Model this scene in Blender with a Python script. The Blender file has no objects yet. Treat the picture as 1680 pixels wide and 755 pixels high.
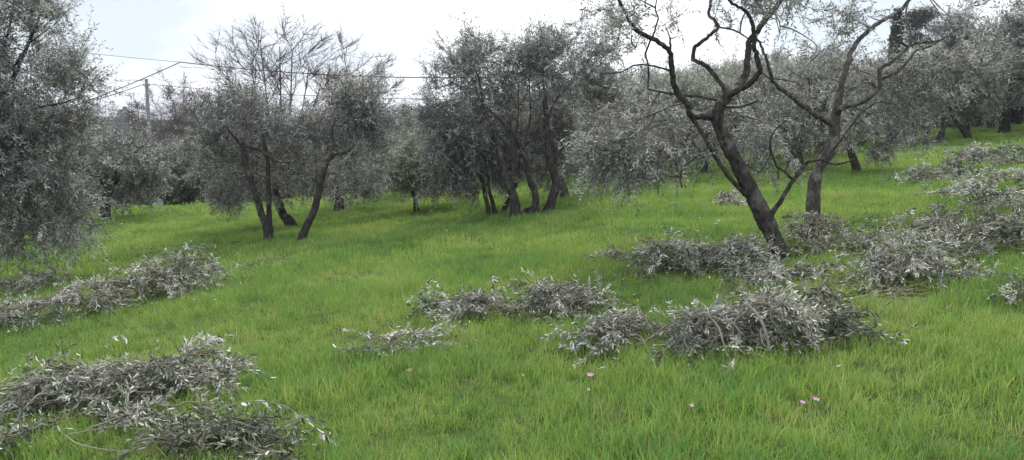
import bpy, math
import numpy as np
from mathutils import Vector

rng = np.random.default_rng(7)
scene = bpy.context.scene
COL = scene.collection

# ------------------------------------------------------------------ camera
F_PX, CXP, CYP, HORIZON = 1245.0, 840.0, 377.5, 210.0     # in pixels of the 1680 x 755 photograph
EYE = 1.65
PITCH = math.atan((CYP - HORIZON) / F_PX)                 # looking slightly down
cam_data = bpy.data.cameras.new("camera")
cam_data.sensor_fit = 'HORIZONTAL'
cam_data.sensor_width = 36.0
cam_data.lens = 36.0 * F_PX / 1680.0
cam_data.clip_start = 0.05
cam_data.clip_end = 12000.0
cam = bpy.data.objects.new("camera", cam_data)
COL.objects.link(cam)
cam.rotation_euler = (math.pi / 2 - PITCH, 0, 0)
scene.camera = cam

# ------------------------------------------------------------------ sky, sun, exposure
SUN_EL, SUN_AZ = math.radians(46), math.radians(14)       # azimuth to the right of the viewing direction
world = bpy.data.worlds.new("World")
scene.world = world
world.use_nodes = True
wt = world.node_tree
wt.nodes.clear()
w_out = wt.nodes.new('ShaderNodeOutputWorld')
w_sky = wt.nodes.new('ShaderNodeTexSky')
w_sky.sky_type = 'NISHITA'
w_sky.sun_disc = False
w_sky.sun_elevation = SUN_EL
w_sky.sun_rotation = SUN_AZ
w_sky.dust_density = 1.0
w_b1 = wt.nodes.new('ShaderNodeBackground')
w_b1.inputs['Strength'].default_value = 0.05
wt.links.new(w_sky.outputs[0], w_b1.inputs['Color'])
w_tc = wt.nodes.new('ShaderNodeTexCoord')
w_map = wt.nodes.new('ShaderNodeMapping')
w_map.inputs['Scale'].default_value = (1.0, 1.0, 3.2)
w_map.inputs['Location'].default_value = (3.1, 2.0, 0.0)
w_noise = wt.nodes.new('ShaderNodeTexNoise')
w_noise.inputs['Scale'].default_value = 2.6
w_noise.inputs['Detail'].default_value = 5.0
w_noise.inputs['Roughness'].default_value = 0.5
w_ramp = wt.nodes.new('ShaderNodeValToRGB')
w_ramp.color_ramp.elements[0].position = 0.37
w_ramp.color_ramp.elements[0].color = (0.40, 0.45, 0.50, 1)
w_ramp.color_ramp.elements[1].position = 0.70
w_ramp.color_ramp.elements[1].color = (1.12, 1.10, 1.11, 1)
w_b2 = wt.nodes.new('ShaderNodeBackground')
w_b2.inputs['Strength'].default_value = 1.0
w_mix = wt.nodes.new('ShaderNodeMixShader')                 # thin cloud covers most of the clear sky
w_mix.inputs[0].default_value = 0.86
wt.links.new(w_tc.outputs['Generated'], w_map.inputs['Vector'])
wt.links.new(w_map.outputs[0], w_noise.inputs['Vector'])
wt.links.new(w_noise.outputs['Fac'], w_ramp.inputs['Fac'])
wt.links.new(w_ramp.outputs['Color'], w_b2.inputs['Color'])
wt.links.new(w_b1.outputs[0], w_mix.inputs[1])
wt.links.new(w_b2.outputs[0], w_mix.inputs[2])
wt.links.new(w_mix.outputs[0], w_out.inputs['Surface'])

sun_data = bpy.data.lights.new("sun", 'SUN')
sun_data.energy = 1.5
sun_data.angle = math.radians(16)
sun_data.color = (1.0, 0.95, 0.88)
sun = bpy.data.objects.new("sun", sun_data)
COL.objects.link(sun)
_sd = Vector((math.sin(SUN_AZ) * math.cos(SUN_EL), math.cos(SUN_AZ) * math.cos(SUN_EL), math.sin(SUN_EL)))
sun.rotation_euler = _sd.to_track_quat('Z', 'Y').to_euler()
sun.location = (0, 0, 30)

scene.view_settings.view_transform = 'Standard'
scene.view_settings.look = 'None'
scene.view_settings.gamma = 1.0
scene.view_settings.exposure = 1.15
scene.view_settings.use_curve_mapping = False
scene.render.engine = 'CYCLES'
scene.cycles.use_denoising = True
scene.cycles.max_bounces = 8
scene.cycles.diffuse_bounces = 6
scene.cycles.glossy_bounces = 2
scene.cycles.transmission_bounces = 4
scene.cycles.transparent_max_bounces = 8
scene.cycles.volume_bounces = 0
scene.cycles.caustics_reflective = False
scene.cycles.caustics_refractive = False

HAZE_DENSITY = 0.0005

# ------------------------------------------------------------------ terrain and pixel helpers
def sstep(a, b, x):
    t = np.clip((np.asarray(x, float) - a) / (b - a), 0, 1)
    return t * t * (3 - 2 * t)

def H(x, y):
    x = np.asarray(x, float); y = np.asarray(y, float)
    xs = 70 * np.tanh(x / 70)
    xs = np.logaddexp(0, (xs + 8.0) * .38) / .38 - 8.12
    z = 0.09 * xs - 0.014 * np.minimum(y, 120)
    z = z + 0.035 * np.sin(0.9 * x + 0.5 * y) * np.sin(0.63 * y - 0.4 * x + 1.0) + 0.018 * np.sin(2.3 * x + 1.1 * y + 2)
    z = z - 1.3 * sstep(28.5, 35, y - 0.2 * x) * sstep(3, -7, x)
    far = -9 + 5 * sstep(150, 460, y) - 0.03 * np.clip(x, -330, 200) - 0.02 * np.clip(y - 470, 0, 3000)
    far = far + 1.6 * np.sin(x * 0.021 + 1) * np.sin(y * 0.013) + 0.8 * np.sin(x * 0.05 + y * 0.031)
    w = sstep(48, 150, y)
    return z * (1 - w) + far * w

CAM = np.array([0.0, 0.0, EYE + float(H(0, 0))])
cam.location = CAM
_c, _s = math.cos(PITCH), math.sin(PITCH)

def ray(px, py):
    a = (px - CXP) / F_PX; b = (CYP - py) / F_PX
    d = np.array([a, _c + b * _s, -_s + b * _c])
    return d / d[1]                                        # scaled so that y = 1

def P(px, py, depth):
    return CAM + ray(px, py) * depth

def G(px, py):
    """where the line of sight through a pixel meets the ground"""
    d = ray(px, py)
    t = np.linspace(1.5, 200, 6000)
    q = CAM[None] + d[None] * t[:, None]
    below = q[:, 2] < H(q[:, 0], q[:, 1])
    i = int(np.argmax(below)) if below.any() else len(t) - 1
    p = q[i].copy(); p[2] = float(H(p[0], p[1]))
    return p

def ground_at(px, depth):
    x = (px - CXP) / F_PX * depth * 1.0
    # depth is measured along world y; the ray x-offset depends only weakly on the row
    d = ray(px, HORIZON)
    x = d[0] * depth
    return np.array([x, depth, float(H(x, depth))])

# ------------------------------------------------------------------ materials
def new_mat(name):
    m = bpy.data.materials.new(name); m.use_nodes = True
    nt = m.node_tree; nt.nodes.clear()
    out = nt.nodes.new('ShaderNodeOutputMaterial')
    return m, nt, out

def N(nt, t, **kw):
    n = nt.nodes.new(t)
    for k, v in kw.items():
        if k in n.inputs: n.inputs[k].default_value = v
        else: setattr(n, k, v)
    return n

def ramp(nt, stops):
    r = nt.nodes.new('ShaderNodeValToRGB'); cr = r.color_ramp
    while len(cr.elements) > 1: cr.elements.remove(cr.elements[0])
    cr.elements[0].position = stops[0][0]; cr.elements[0].color = (*stops[0][1], 1)
    for p, c in stops[1:]:
        e = cr.elements.new(p); e.color = (*c, 1)
    return r

def mixc(nt, fac, a, b, blend='MIX'):
    m = nt.nodes.new('ShaderNodeMix'); m.data_type = 'RGBA'; m.blend_type = blend
    for sock, v in ((m.inputs[0], fac), (m.inputs[6], a), (m.inputs[7], b)):
        if isinstance(v, (int, float)): sock.default_value = v
        elif isinstance(v, tuple): sock.default_value = (*v, 1)
        else: nt.links.new(v, sock)
    return m.outputs[2]

def pos_noise(nt, scale, detail=3.0, rough=0.5, coord='pos'):
    if coord == 'pos':
        src = nt.nodes.new('ShaderNodeNewGeometry').outputs['Position']
    else:
        src = nt.nodes.new('ShaderNodeTexCoord').outputs['Object']
    n = N(nt, 'ShaderNodeTexNoise', Scale=scale, Detail=detail, Roughness=rough)
    nt.links.new(src, n.inputs['Vector'])
    return n.outputs['Fac']

def leaf_material(name, stops, transl, rough=0.45, spec=0.35):
    """leaf colour by the face attribute 'tint' (silver undersides, dark tops)"""
    m, nt, out = new_mat(name)
    at = N(nt, 'ShaderNodeAttribute', attribute_name='tint')
    r = ramp(nt, stops); nt.links.new(at.outputs['Fac'], r.inputs['Fac'])
    big = pos_noise(nt, 0.9, 2)
    v = ramp(nt, [(0.3, (0.82, 0.84, 0.86)), (0.7, (1.1, 1.08, 1.0))]); nt.links.new(big, v.inputs['Fac'])
    col = mixc(nt, 1.0, r.outputs['Color'], v.outputs['Color'], 'MULTIPLY')
    bs = N(nt, 'ShaderNodeBsdfPrincipled', Roughness=rough)
    bs.inputs['Specular IOR Level'].default_value = spec
    nt.links.new(col, bs.inputs['Base Color'])
    tr = N(nt, 'ShaderNodeBsdfTranslucent')
    warm = mixc(nt, 1.0, col, (1.0, 1.03, 0.86), 'MULTIPLY')
    nt.links.new(warm, tr.inputs['Color'])
    mx = N(nt, 'ShaderNodeMixShader'); mx.inputs[0].default_value = transl
    nt.links.new(bs.outputs[0], mx.inputs[1]); nt.links.new(tr.outputs[0], mx.inputs[2])
    nt.links.new(mx.outputs[0], out.inputs['Surface'])
    return m

def bark_material(name, dark, mid, pale, pale_amt=0.6, scale=9.0, bump=0.045):
    m, nt, out = new_mat(name)
    tc = nt.nodes.new('ShaderNodeTexCoord')
    mp = N(nt, 'ShaderNodeMapping'); mp.inputs['Scale'].default_value = (1, 1, 0.35)
    nt.links.new(tc.outputs['Object'], mp.inputs['Vector'])
    n1 = N(nt, 'ShaderNodeTexNoise', Scale=scale * 2.2, Detail=6.0, Roughness=0.65)
    nt.links.new(mp.outputs[0], n1.inputs['Vector'])
    n2 = N(nt, 'ShaderNodeTexNoise', Scale=scale * 0.5, Detail=4.0, Roughness=0.6)
    nt.links.new(tc.outputs['Object'], n2.inputs['Vector'])
    r1 = ramp(nt, [(0.33, dark), (0.62, mid)]); nt.links.new(n1.outputs['Fac'], r1.inputs['Fac'])
    r2 = ramp(nt, [(pale_amt - 0.03, (0, 0, 0)), (pale_amt + 0.12, (1, 1, 1))]); nt.links.new(n2.outputs['Fac'], r2.inputs['Fac'])
    col = mixc(nt, r2.outputs['Color'], r1.outputs['Color'], pale)
    bs = N(nt, 'ShaderNodeBsdfPrincipled', Roughness=0.9)
    bs.inputs['Specular IOR Level'].default_value = 0.2
    nt.links.new(col, bs.inputs['Base Color'])
    vor = N(nt, 'ShaderNodeTexVoronoi', Scale=scale * 3.0); nt.links.new(mp.outputs[0], vor.inputs['Vector'])
    hsum = N(nt, 'ShaderNodeMath', operation='ADD')
    nt.links.new(n1.outputs['Fac'], hsum.inputs[0]); nt.links.new(vor.outputs['Distance'], hsum.inputs[1])
    bp = N(nt, 'ShaderNodeBump', Strength=0.9, Distance=bump); nt.links.new(hsum.outputs[0], bp.inputs['Height'])
    nt.links.new(bp.outputs[0], bs.inputs['Normal'])
    nt.links.new(bs.outputs[0], out.inputs['Surface'])
    return m

def plain_material(name, color, rough=0.7, var=0.2, scale=12.0, spec=0.3):
    m, nt, out = new_mat(name)
    n = pos_noise(nt, scale, 4, coord='obj')
    r = ramp(nt, [(0.3, tuple(c * (1 - var) for c in color)), (0.7, tuple(min(1, c * (1 + var)) for c in color))])
    nt.links.new(n, r.inputs['Fac'])
    bs = N(nt, 'ShaderNodeBsdfPrincipled', Roughness=rough); bs.inputs['Specular IOR Level'].default_value = spec
    nt.links.new(r.outputs['Color'], bs.inputs['Base Color'])
    bp = N(nt, 'ShaderNodeBump', Strength=0.3, Distance=0.01); nt.links.new(n, bp.inputs['Height'])
    nt.links.new(bp.outputs[0], bs.inputs['Normal'])
    nt.links.new(bs.outputs[0], out.inputs['Surface'])
    return m

M = {}
OLIVE = [(0.0, (0.092, 0.097, 0.097)), (0.35, (0.207, 0.213, 0.214)), (0.65, (0.395, 0.40, 0.408)), (1.0, (0.65, 0.65, 0.665))]
OLIVE_PALE = [(0.0, (0.13, 0.15, 0.12)), (0.35, (0.26, 0.285, 0.24)), (0.65, (0.42, 0.44, 0.40)), (1.0, (0.64, 0.655, 0.63))]
PRUNED = [(0.0, (0.034, 0.055, 0.032)), (0.35, (0.120, 0.150, 0.095)), (0.65, (0.39, 0.388, 0.365)), (1.0, (0.72, 0.71, 0.68))]
M['olive'] = leaf_material("olive_leaf", OLIVE, 0.32)
M['olive_pale'] = leaf_material("olive_leaf_pale", OLIVE_PALE, 0.32)
M['pruned'] = leaf_material("pruned_leaf", PRUNED, 0.10, 0.4, 0.4)
M['evergreen'] = leaf_material("evergreen_leaf", [(0.0, (0.012, 0.02, 0.013)), (0.6, (0.03, 0.045, 0.028)), (1.0, (0.06, 0.08, 0.05))], 0.08)
M['wood'] = leaf_material("woodland_leaf", [(0.0, (0.025, 0.034, 0.024)), (0.6, (0.06, 0.072, 0.050)), (1.0, (0.11, 0.125, 0.09))], 0.08, 0.7, 0.1)
M['weed'] = leaf_material("weed_leaf", [(0.0, (0.06, 0.16, 0.05)), (1.0, (0.13, 0.28, 0.08))], 0.3)
M['bark'] = bark_material("olive_bark", (0.020, 0.018, 0.018), (0.074, 0.068, 0.066), (0.16, 0.155, 0.14), 0.57)
M['bark_pale'] = bark_material("olive_bark_grey", (0.036, 0.033, 0.032), (0.115, 0.106, 0.10), (0.21, 0.205, 0.185), 0.54)
M['twig'] = plain_material("twig_bark", (0.14, 0.128, 0.12), 0.85, 0.3, 8)
M['twig_cut'] = plain_material("pruned_twig_bark", (0.23, 0.205, 0.165), 0.85, 0.35, 8)
M['bare'] = plain_material("bare_twig_bark", (0.125, 0.104, 0.106), 0.9, 0.3, 5)
M['stick'] = plain_material("grey_stick_bark", (0.22, 0.205, 0.185), 0.85, 0.3, 14)
M['cutwood'] = plain_material("fresh_cut_wood", (0.45, 0.34, 0.2), 0.8, 0.2, 30)
M['concrete'] = plain_material("concrete", (0.18, 0.185, 0.185), 0.85, 0.15, 6)
M['metal'] = plain_material("galvanised_metal", (0.3, 0.31, 0.32), 0.5, 0.15, 10)
M['rubber'] = plain_material("cable_sheath", (0.035, 0.035, 0.037), 0.6, 0.1, 10)
M['plastic'] = plain_material("pale_plastic", (0.42, 0.50, 0.48), 0.5, 0.08, 6)
M['petal'] = plain_material("pink_petal", (0.52, 0.22, 0.56), 0.6, 0.12, 40)
M['petal_white'] = plain_material("white_petal", (0.8, 0.8, 0.78), 0.6, 0.05, 40)
M['yellow'] = plain_material("yellow_petal", (0.75, 0.55, 0.04), 0.6, 0.1, 40)
M['stem'] = plain_material("green_stem", (0.08, 0.18, 0.035), 0.6, 0.2, 40)
M['dead'] = plain_material("dead_leaf", (0.26, 0.18, 0.11), 0.8, 0.3, 60)
M['straw'] = plain_material("dry_stalk", (0.34, 0.31, 0.19), 0.8, 0.2, 30)

# ground: soil and thatch under the grass, woodland floor and pasture further off
m, nt, out = new_mat("meadow_ground")
n1 = pos_noise(nt, 1.3, 6, 0.6); n2 = pos_noise(nt, 14, 5, 0.6)
r1 = ramp(nt, [(0.35, (0.055, 0.095, 0.020)), (0.52, (0.07, 0.115, 0.024)), (0.68, (0.075, 0.075, 0.036))]); nt.links.new(n1, r1.inputs['Fac'])
r2 = ramp(nt, [(0.3, (0.6, 0.6, 0.6)), (0.7, (1.25, 1.25, 1.25))]); nt.links.new(n2, r2.inputs['Fac'])
col = mixc(nt, 1.0, r1.outputs['Color'], r2.outputs['Color'], 'MULTIPLY')
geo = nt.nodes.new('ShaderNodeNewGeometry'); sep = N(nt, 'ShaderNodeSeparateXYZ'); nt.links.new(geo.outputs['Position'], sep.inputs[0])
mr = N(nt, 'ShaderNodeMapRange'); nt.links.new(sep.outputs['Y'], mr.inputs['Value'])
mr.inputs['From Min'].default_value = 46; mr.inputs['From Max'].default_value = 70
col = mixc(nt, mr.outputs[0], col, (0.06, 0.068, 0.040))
bs = N(nt, 'ShaderNodeBsdfPrincipled', Roughness=0.95); bs.inputs['Specular IOR Level'].default_value = 0.1
nt.links.new(col, bs.inputs['Base Color'])
bp = N(nt, 'ShaderNodeBump', Strength=0.8, Distance=0.05); nt.links.new(n2, bp.inputs['Height']); nt.links.new(bp.outputs[0], bs.inputs['Normal'])
nt.links.new(bs.outputs[0], out.inputs['Surface']); M['ground'] = m

# grass blades: patches of yellow-green and blue-green, browner here and there, paler towards the root
m, nt, out = new_mat("grass_blade")
oi = nt.nodes.new('ShaderNodeObjectInfo')
big = pos_noise(nt, 0.55, 4, 0.6); fine = pos_noise(nt, 2.6, 3, 0.6)
ad = N(nt, 'ShaderNodeMath', operation='ADD'); nt.links.new(big, ad.inputs[0])
fm = N(nt, 'ShaderNodeMath', operation='MULTIPLY'); nt.links.new(fine, fm.inputs[0]); fm.inputs[1].default_value = 0.45
nt.links.new(fm.outputs[0], ad.inputs[1])
rm = N(nt, 'ShaderNodeMath', operation='MULTIPLY_ADD'); nt.links.new(oi.outputs['Random'], rm.inputs[0]); rm.inputs[1].default_value = 0.30
nt.links.new(ad.outputs[0], rm.inputs[2])
r1 = ramp(nt, [(0.52, (0.092, 0.210, 0.080)), (0.74, (0.178, 0.325, 0.094)), (0.94, (0.262, 0.400, 0.100)), (1.04, (0.34, 0.43, 0.15))])
nt.links.new(rm.outputs[0], r1.inputs['Fac'])
at = N(nt, 'ShaderNodeAttribute', attribute_name='tint')
dry = ramp(nt, [(0.0, (0, 0, 0)), (0.93, (0, 0, 0)), (0.96, (1, 1, 1))]); nt.links.new(at.outputs['Fac'], dry.inputs['Fac'])
vv = ramp(nt, [(0.0, (0.76, 0.80, 0.78)), (0.9, (1.2, 1.2, 1.15))]); nt.links.new(at.outputs['Fac'], vv.inputs['Fac'])
col = mixc(nt, 1.0, r1.outputs['Color'], vv.outputs['Color'], 'MULTIPLY')
col = mixc(nt, dry.outputs['Color'], col, (0.32, 0.28, 0.14))
bs = N(nt, 'ShaderNodeBsdfPrincipled', Roughness=0.5); bs.inputs['Specular IOR Level'].default_value = 0.25
tr = N(nt, 'ShaderNodeBsdfTranslucent'); nt.links.new(col, bs.inputs['Base Color'])
nt.links.new(mixc(nt, 1.0, col, (1.15, 1.1, 0.7), 'MULTIPLY'), tr.inputs['Color'])
mx = N(nt, 'ShaderNodeMixShader'); mx.inputs[0].default_value = 0.38
nt.links.new(bs.outputs[0], mx.inputs[1]); nt.links.new(tr.outputs[0], mx.inputs[2]); nt.links.new(mx.outputs[0], out.inputs['Surface'])
M['grass'] = m

m, nt, out = new_mat("mountain_slope")
n1 = pos_noise(nt, 0.01, 5, 0.6)
r1 = ramp(nt, [(0.35, (0.05, 0.065, 0.045)), (0.65, (0.11, 0.115, 0.08))]); nt.links.new(n1, r1.inputs['Fac'])
bs = N(nt, 'ShaderNodeBsdfPrincipled', Roughness=0.95); nt.links.new(r1.outputs['Color'], bs.inputs['Base Color'])
nt.links.new(bs.outputs[0], out.inputs['Surface']); M['mountain'] = m

# ------------------------------------------------------------------ mesh helpers
def unit(v):
    return v / np.maximum(np.linalg.norm(v, axis=-1, keepdims=True), 1e-9)

class MB:
    """collects triangles and quads (numpy) and links them as one mesh object"""
    def __init__(s):
        s.V = []; s.T = []; s.Q = []; s.n = 0; s.tt = []; s.qt = []; s.tm = []; s.qm = []
    def add(s, V, T=None, Q=None, tint=0.5, mat=0):
        V = np.asarray(V, float).reshape(-1, 3)
        for F, L, tl, ml in ((T, s.T, s.tt, s.tm), (Q, s.Q, s.qt, s.qm)):
            if F is not None and len(F):
                F = np.asarray(F, np.int64)
                L.append(F + s.n); tl.append(np.broadcast_to(np.asarray(tint, float), (len(F),)).copy()); ml.append(np.full(len(F), mat))
        s.V.append(V); s.n += len(V)
    def mesh(s, name, mats, origin=(0, 0, 0), smooth=True):
        V = np.concatenate(s.V) - np.asarray(origin, float)
        T = np.concatenate(s.T) if s.T else np.zeros((0, 3), np.int64)
        Q = np.concatenate(s.Q) if s.Q else np.zeros((0, 4), np.int64)
        me = bpy.data.meshes.new(name)
        nl = T.size + Q.size; nf = len(T) + len(Q)
        me.vertices.add(len(V)); me.vertices.foreach_set('co', V.astype(np.float32).ravel())
        me.loops.add(nl); me.loops.foreach_set('vertex_index', np.concatenate([T.ravel(), Q.ravel()]).astype(np.int32))
        st = np.concatenate([np.arange(len(T)) * 3, T.size + np.arange(len(Q)) * 4]).astype(np.int32)
        me.polygons.add(nf); me.polygons.foreach_set('loop_start', st)
        me.update(calc_edges=True)
        mi = np.concatenate(s.tm + s.qm).astype(np.int32)
        if not isinstance(mats, (list, tuple)): mats = [mats]
        for k in mats: me.materials.append(M[k])
        me.polygons.foreach_set('material_index', mi)
        me.polygons.foreach_set('use_smooth', np.full(nf, smooth))
        a = me.attributes.new('tint', 'FLOAT', 'FACE')
        a.data.foreach_set('value', np.concatenate(s.tt + s.qt).astype(np.float32))
        me.validate(clean_customdata=False)
        return me

def link(name, me, parent=None, loc=None):
    o = bpy.data.objects.new(name, me); COL.objects.link(o)
    if parent is not None: o.parent = parent
    if loc is not None: o.location = loc
    return o

def tag(o, label=None, cat=None, group=None, kind=None):
    if label: o['label'] = label
    if cat: o['category'] = cat
    if group: o['group'] = group
    if kind: o['kind'] = kind
    return o

def thing(name, label, cat, loc, group=None, rotz=0.0, scale=1.0):
    o = bpy.data.objects.new(name, None); COL.objects.link(o)
    o.empty_display_size = 0.2
    o.location = loc; o.rotation_euler = (0, 0, rotz); o.scale = (scale,) * 3
    return tag(o, label, cat, group)

def copy_tree(o, parent=None):
    c = o.copy(); COL.objects.link(c); c.parent = parent
    for ch in list(o.children): copy_tree(ch, c)
    return c

def tubes(mb, pts, rad, sides=3, tint=0.5, mat=0, lump=0.0, cap=True, ridge=0.0):
    """pts (n,k,3), rad (n,k): n tubes along polylines with parallel-transported frames"""
    pts = np.asarray(pts, float); rad = np.asarray(rad, float)
    if pts.ndim == 2: pts = pts[None]; rad = rad[None]
    n, k, _ = pts.shape
    if n == 0: return
    tan = np.empty_like(pts); tan[:, 1:-1] = pts[:, 2:] - pts[:, :-2]; tan[:, 0] = pts[:, 1] - pts[:, 0]; tan[:, -1] = pts[:, -1] - pts[:, -2]
    tan = unit(tan)
    ref = np.where(np.abs(tan[:, 0, 2:3]) > 0.8, np.array([[1.0, 0.2, 0]]), np.array([[0, 0.1, 1.0]]))
    u = unit(np.cross(tan[:, 0], ref))
    rings = np.empty((n, k, sides, 3)); ph = rng.random(3) * 6.283 if ridge else None
    ang = np.linspace(0, 2 * np.pi, sides, endpoint=False)
    for j in range(k):
        u = unit(u - tan[:, j] * np.sum(u * tan[:, j], -1, keepdims=True))
        v = np.cross(tan[:, j], u)
        r = rad[:, j, None, None] * np.ones((n, sides, 1))
        if lump: r = r * (1 + lump * rng.normal(0, 1, (n, sides, 1)))
        if ridge: r = r * (1 + ridge * (np.cos(3 * ang + ph[0] + .09 * j) + .7 * np.cos(5 * ang + ph[1] - .07 * j) + .5 * np.cos(2 * ang + ph[2] + .23 * j)))[None, :, None]
        rings[:, j] = pts[:, j, None] + r * (np.cos(ang)[None, :, None] * u[:, None] + np.sin(ang)[None, :, None] * v[:, None])
    base = (np.arange(n) * k * sides)[:, None, None]
    jj = np.arange(k - 1)[None, :, None] * sides; ss = np.arange(sides)[None, None, :]; s2 = (np.arange(sides) + 1)[None, None, :] % sides
    Q = np.stack([base + jj + ss, base + jj + s2, base + jj + sides + s2, base + jj + sides + ss], -1).reshape(-1, 4)
    V = rings.reshape(-1, 3); T = []
    if cap and sides > 3:
        ctr = np.concatenate([pts[:, 0], pts[:, -1]]); c0 = len(V); V = np.concatenate([V, ctr])
        for i in range(n):
            for q in range(sides):
                a = i * k * sides
                T.append((a + (q + 1) % sides, a + q, c0 + i))
                a += (k - 1) * sides
                T.append((a + q, a + (q + 1) % sides, c0 + n + i))
    mb.add(V, T if len(T) else None, Q, tint, mat)

def smooth_line(pts, sub=5, ten=0.5):
    p = np.asarray(pts, float)
    if len(p) < 3:
        t = np.linspace(0, 1, sub + 1)[:, None]; return p[0] * (1 - t) + p[1] * t
    e = np.concatenate([[2 * p[0] - p[1]], p, [2 * p[-1] - p[-2]]])
    outp = []
    for i in range(1, len(e) - 2):
        a, b, c, d = e[i - 1], e[i], e[i + 1], e[i + 2]
        m0, m1 = (c - a) * ten, (d - b) * ten
        for t in np.arange(sub) / sub:
            outp.append((2 * t ** 3 - 3 * t * t + 1) * b + (t ** 3 - 2 * t * t + t) * m0 + (3 * t * t - 2 * t ** 3) * c + (t ** 3 - t * t) * m1)
    outp.append(p[-1]); return np.array(outp)

def grow(S, D, L, seg=5, droop=0.3, wander=0.25):
    """shoots: start, direction, length -> polylines (n, seg+1, 3)"""
    n = len(S); pts = np.empty((n, seg + 1, 3)); pts[:, 0] = S; d = unit(D)
    dr = np.broadcast_to(np.asarray(droop, float), (n,))
    for j in range(seg):
        pts[:, j + 1] = pts[:, j] + d * (L / seg)[:, None]
        d = d + rng.normal(0, wander / math.sqrt(seg), (n, 3)); d[:, 2] -= dr / seg; d = unit(d)
    return pts

def leaves_on(mb, pts, pairs, ll, lw, tint_mean=0.45, tint_sd=0.28, t0=0.12, fine=False, mat=0, spread=50, hang=0.15, keep=1.0):
    """pairs of lance-shaped leaves along each shoot"""
    n, k, _ = pts.shape
    if n == 0: return
    t = np.linspace(t0, 0.99, pairs)
    x = t * (k - 1); i = np.minimum(x.astype(int), k - 2); f = (x - i)[None, :, None]
    p = pts[:, i] * (1 - f) + pts[:, i + 1] * f
    tg = unit(pts[:, i + 1] - pts[:, i])
    ref = unit(rng.normal(0, 1, (n, 1, 3)) * np.ones((1, pairs, 1)))
    a = unit(np.cross(tg, ref)); b = np.cross(tg, a)
    odd = (np.arange(pairs) % 2)[None, :, None]
    side = a * (1 - odd) + b * odd
    sm = np.clip(rng.normal(tint_mean, tint_sd * 0.85, (n, 1)), 0, 1)
    PP, AA, NN, TT = [], [], [], []
    for sgn in (1, -1):
        al = np.radians(rng.normal(spread, 14, (n, pairs, 1)))
        ax = tg * np.cos(al) + sgn * side * np.sin(al) + rng.normal(0, 0.18, (n, pairs, 3)); ax[..., 2] -= hang; ax = unit(ax)
        nn = unit(np.cross(np.cross(ax, tg + 0.01), ax) + rng.normal(0, 0.45, (n, pairs, 3)))
        PP.append(p.reshape(-1, 3)); AA.append(ax.reshape(-1, 3)); NN.append(nn.reshape(-1, 3))
        TT.append(np.clip(sm + rng.normal(0, tint_sd * .75, (n, pairs)), 0, 1).ravel())
    add_leaves(mb, np.concatenate(PP), np.concatenate(AA), np.concatenate(NN), np.concatenate(TT), ll, lw, fine, mat, keep)

def add_leaves(mb, p, ax, nn, tint, ll, lw, fine=False, mat=0, keep=1.0):
    if keep < 1:
        q = rng.random(len(p)) < keep; p, ax, nn, tint = p[q], ax[q], nn[q], tint[q]
    m = len(p)
    s = unit(np.cross(nn, ax)); nn = np.cross(ax, s)
    L = ll * rng.uniform(0.65, 1.2, (m, 1)); W = lw * rng.uniform(0.75, 1.2, (m, 1)) * 0.5
    if not fine:
        V = np.stack([p, p + ax * L * 0.45 + s * W + nn * L * 0.05, p + ax * L, p + ax * L * 0.45 - s * W + nn * L * 0.05], 1)
        o = np.arange(m)[:, None] * 4
        T = np.concatenate([o + np.array([0, 1, 2]), o + np.array([0, 2, 3])]); tt = np.concatenate([tint, tint])
        mb.add(V, T, None, tt, mat)
    else:
        bend = rng.normal(-0.02, 0.10, (m, 1)) * L
        V = np.stack([p, p + ax * L * 0.28 + s * W * 0.85 + nn * (L * 0.03 + bend * 0.3), p + ax * L * 0.28 - s * W * 0.85 + nn * (L * 0.03 + bend * 0.3),
                      p + ax * L * 0.66 + s * W * 0.9 + nn * (bend * 0.6), p + ax * L * 0.66 - s * W * 0.9 + nn * (bend * 0.6), p + ax * L - nn * bend * 0.2], 1)
        o = np.arange(m)[:, None] * 6
        mb.add(V, np.concatenate([o + np.array([0, 1, 2]), o + np.array([3, 5, 4])]), None, np.concatenate([tint, tint]), mat)
        mb.add(np.zeros((0, 3)), None, o + np.array([1, 3, 4, 2]) - mb_off(mb, m * 6), tint, mat)

def mb_off(mb, last):
    return last                                            # faces that refer back to the vertices just added

# ------------------------------------------------------------------ the setting: ground, mountain
def axis_steps(lo, hi, fine_lo, fine_hi, step, growth=1.12):
    v = list(np.arange(fine_lo, fine_hi + 1e-6, step))
    s = step
    while v[-1] < hi: s *= growth; v.append(v[-1] + s)
    s = step
    while v[0] > lo: s *= growth; v.insert(0, v[0] - s)
    return np.array(v)

gx = axis_steps(-2600, 2600, -32, 36, 0.55); gy = axis_steps(-30, 3600, -2, 48, 0.55)
X, Y = np.meshgrid(gx, gy, indexing='ij')
V = np.stack([X, Y, H(X, Y)], -1).reshape(-1, 3)
I = np.arange(len(gx) * len(gy)).reshape(len(gx), len(gy))
Q = np.stack([I[:-1, :-1], I[1:, :-1], I[1:, 1:], I[:-1, 1:]], -1).reshape(-1, 4)
mb = MB(); mb.add(V, None, Q)
tag(link('ground', mb.mesh('ground', 'ground')), 'sloping green meadow floor of the olive grove running out to the far hill', kind='structure')

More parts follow.
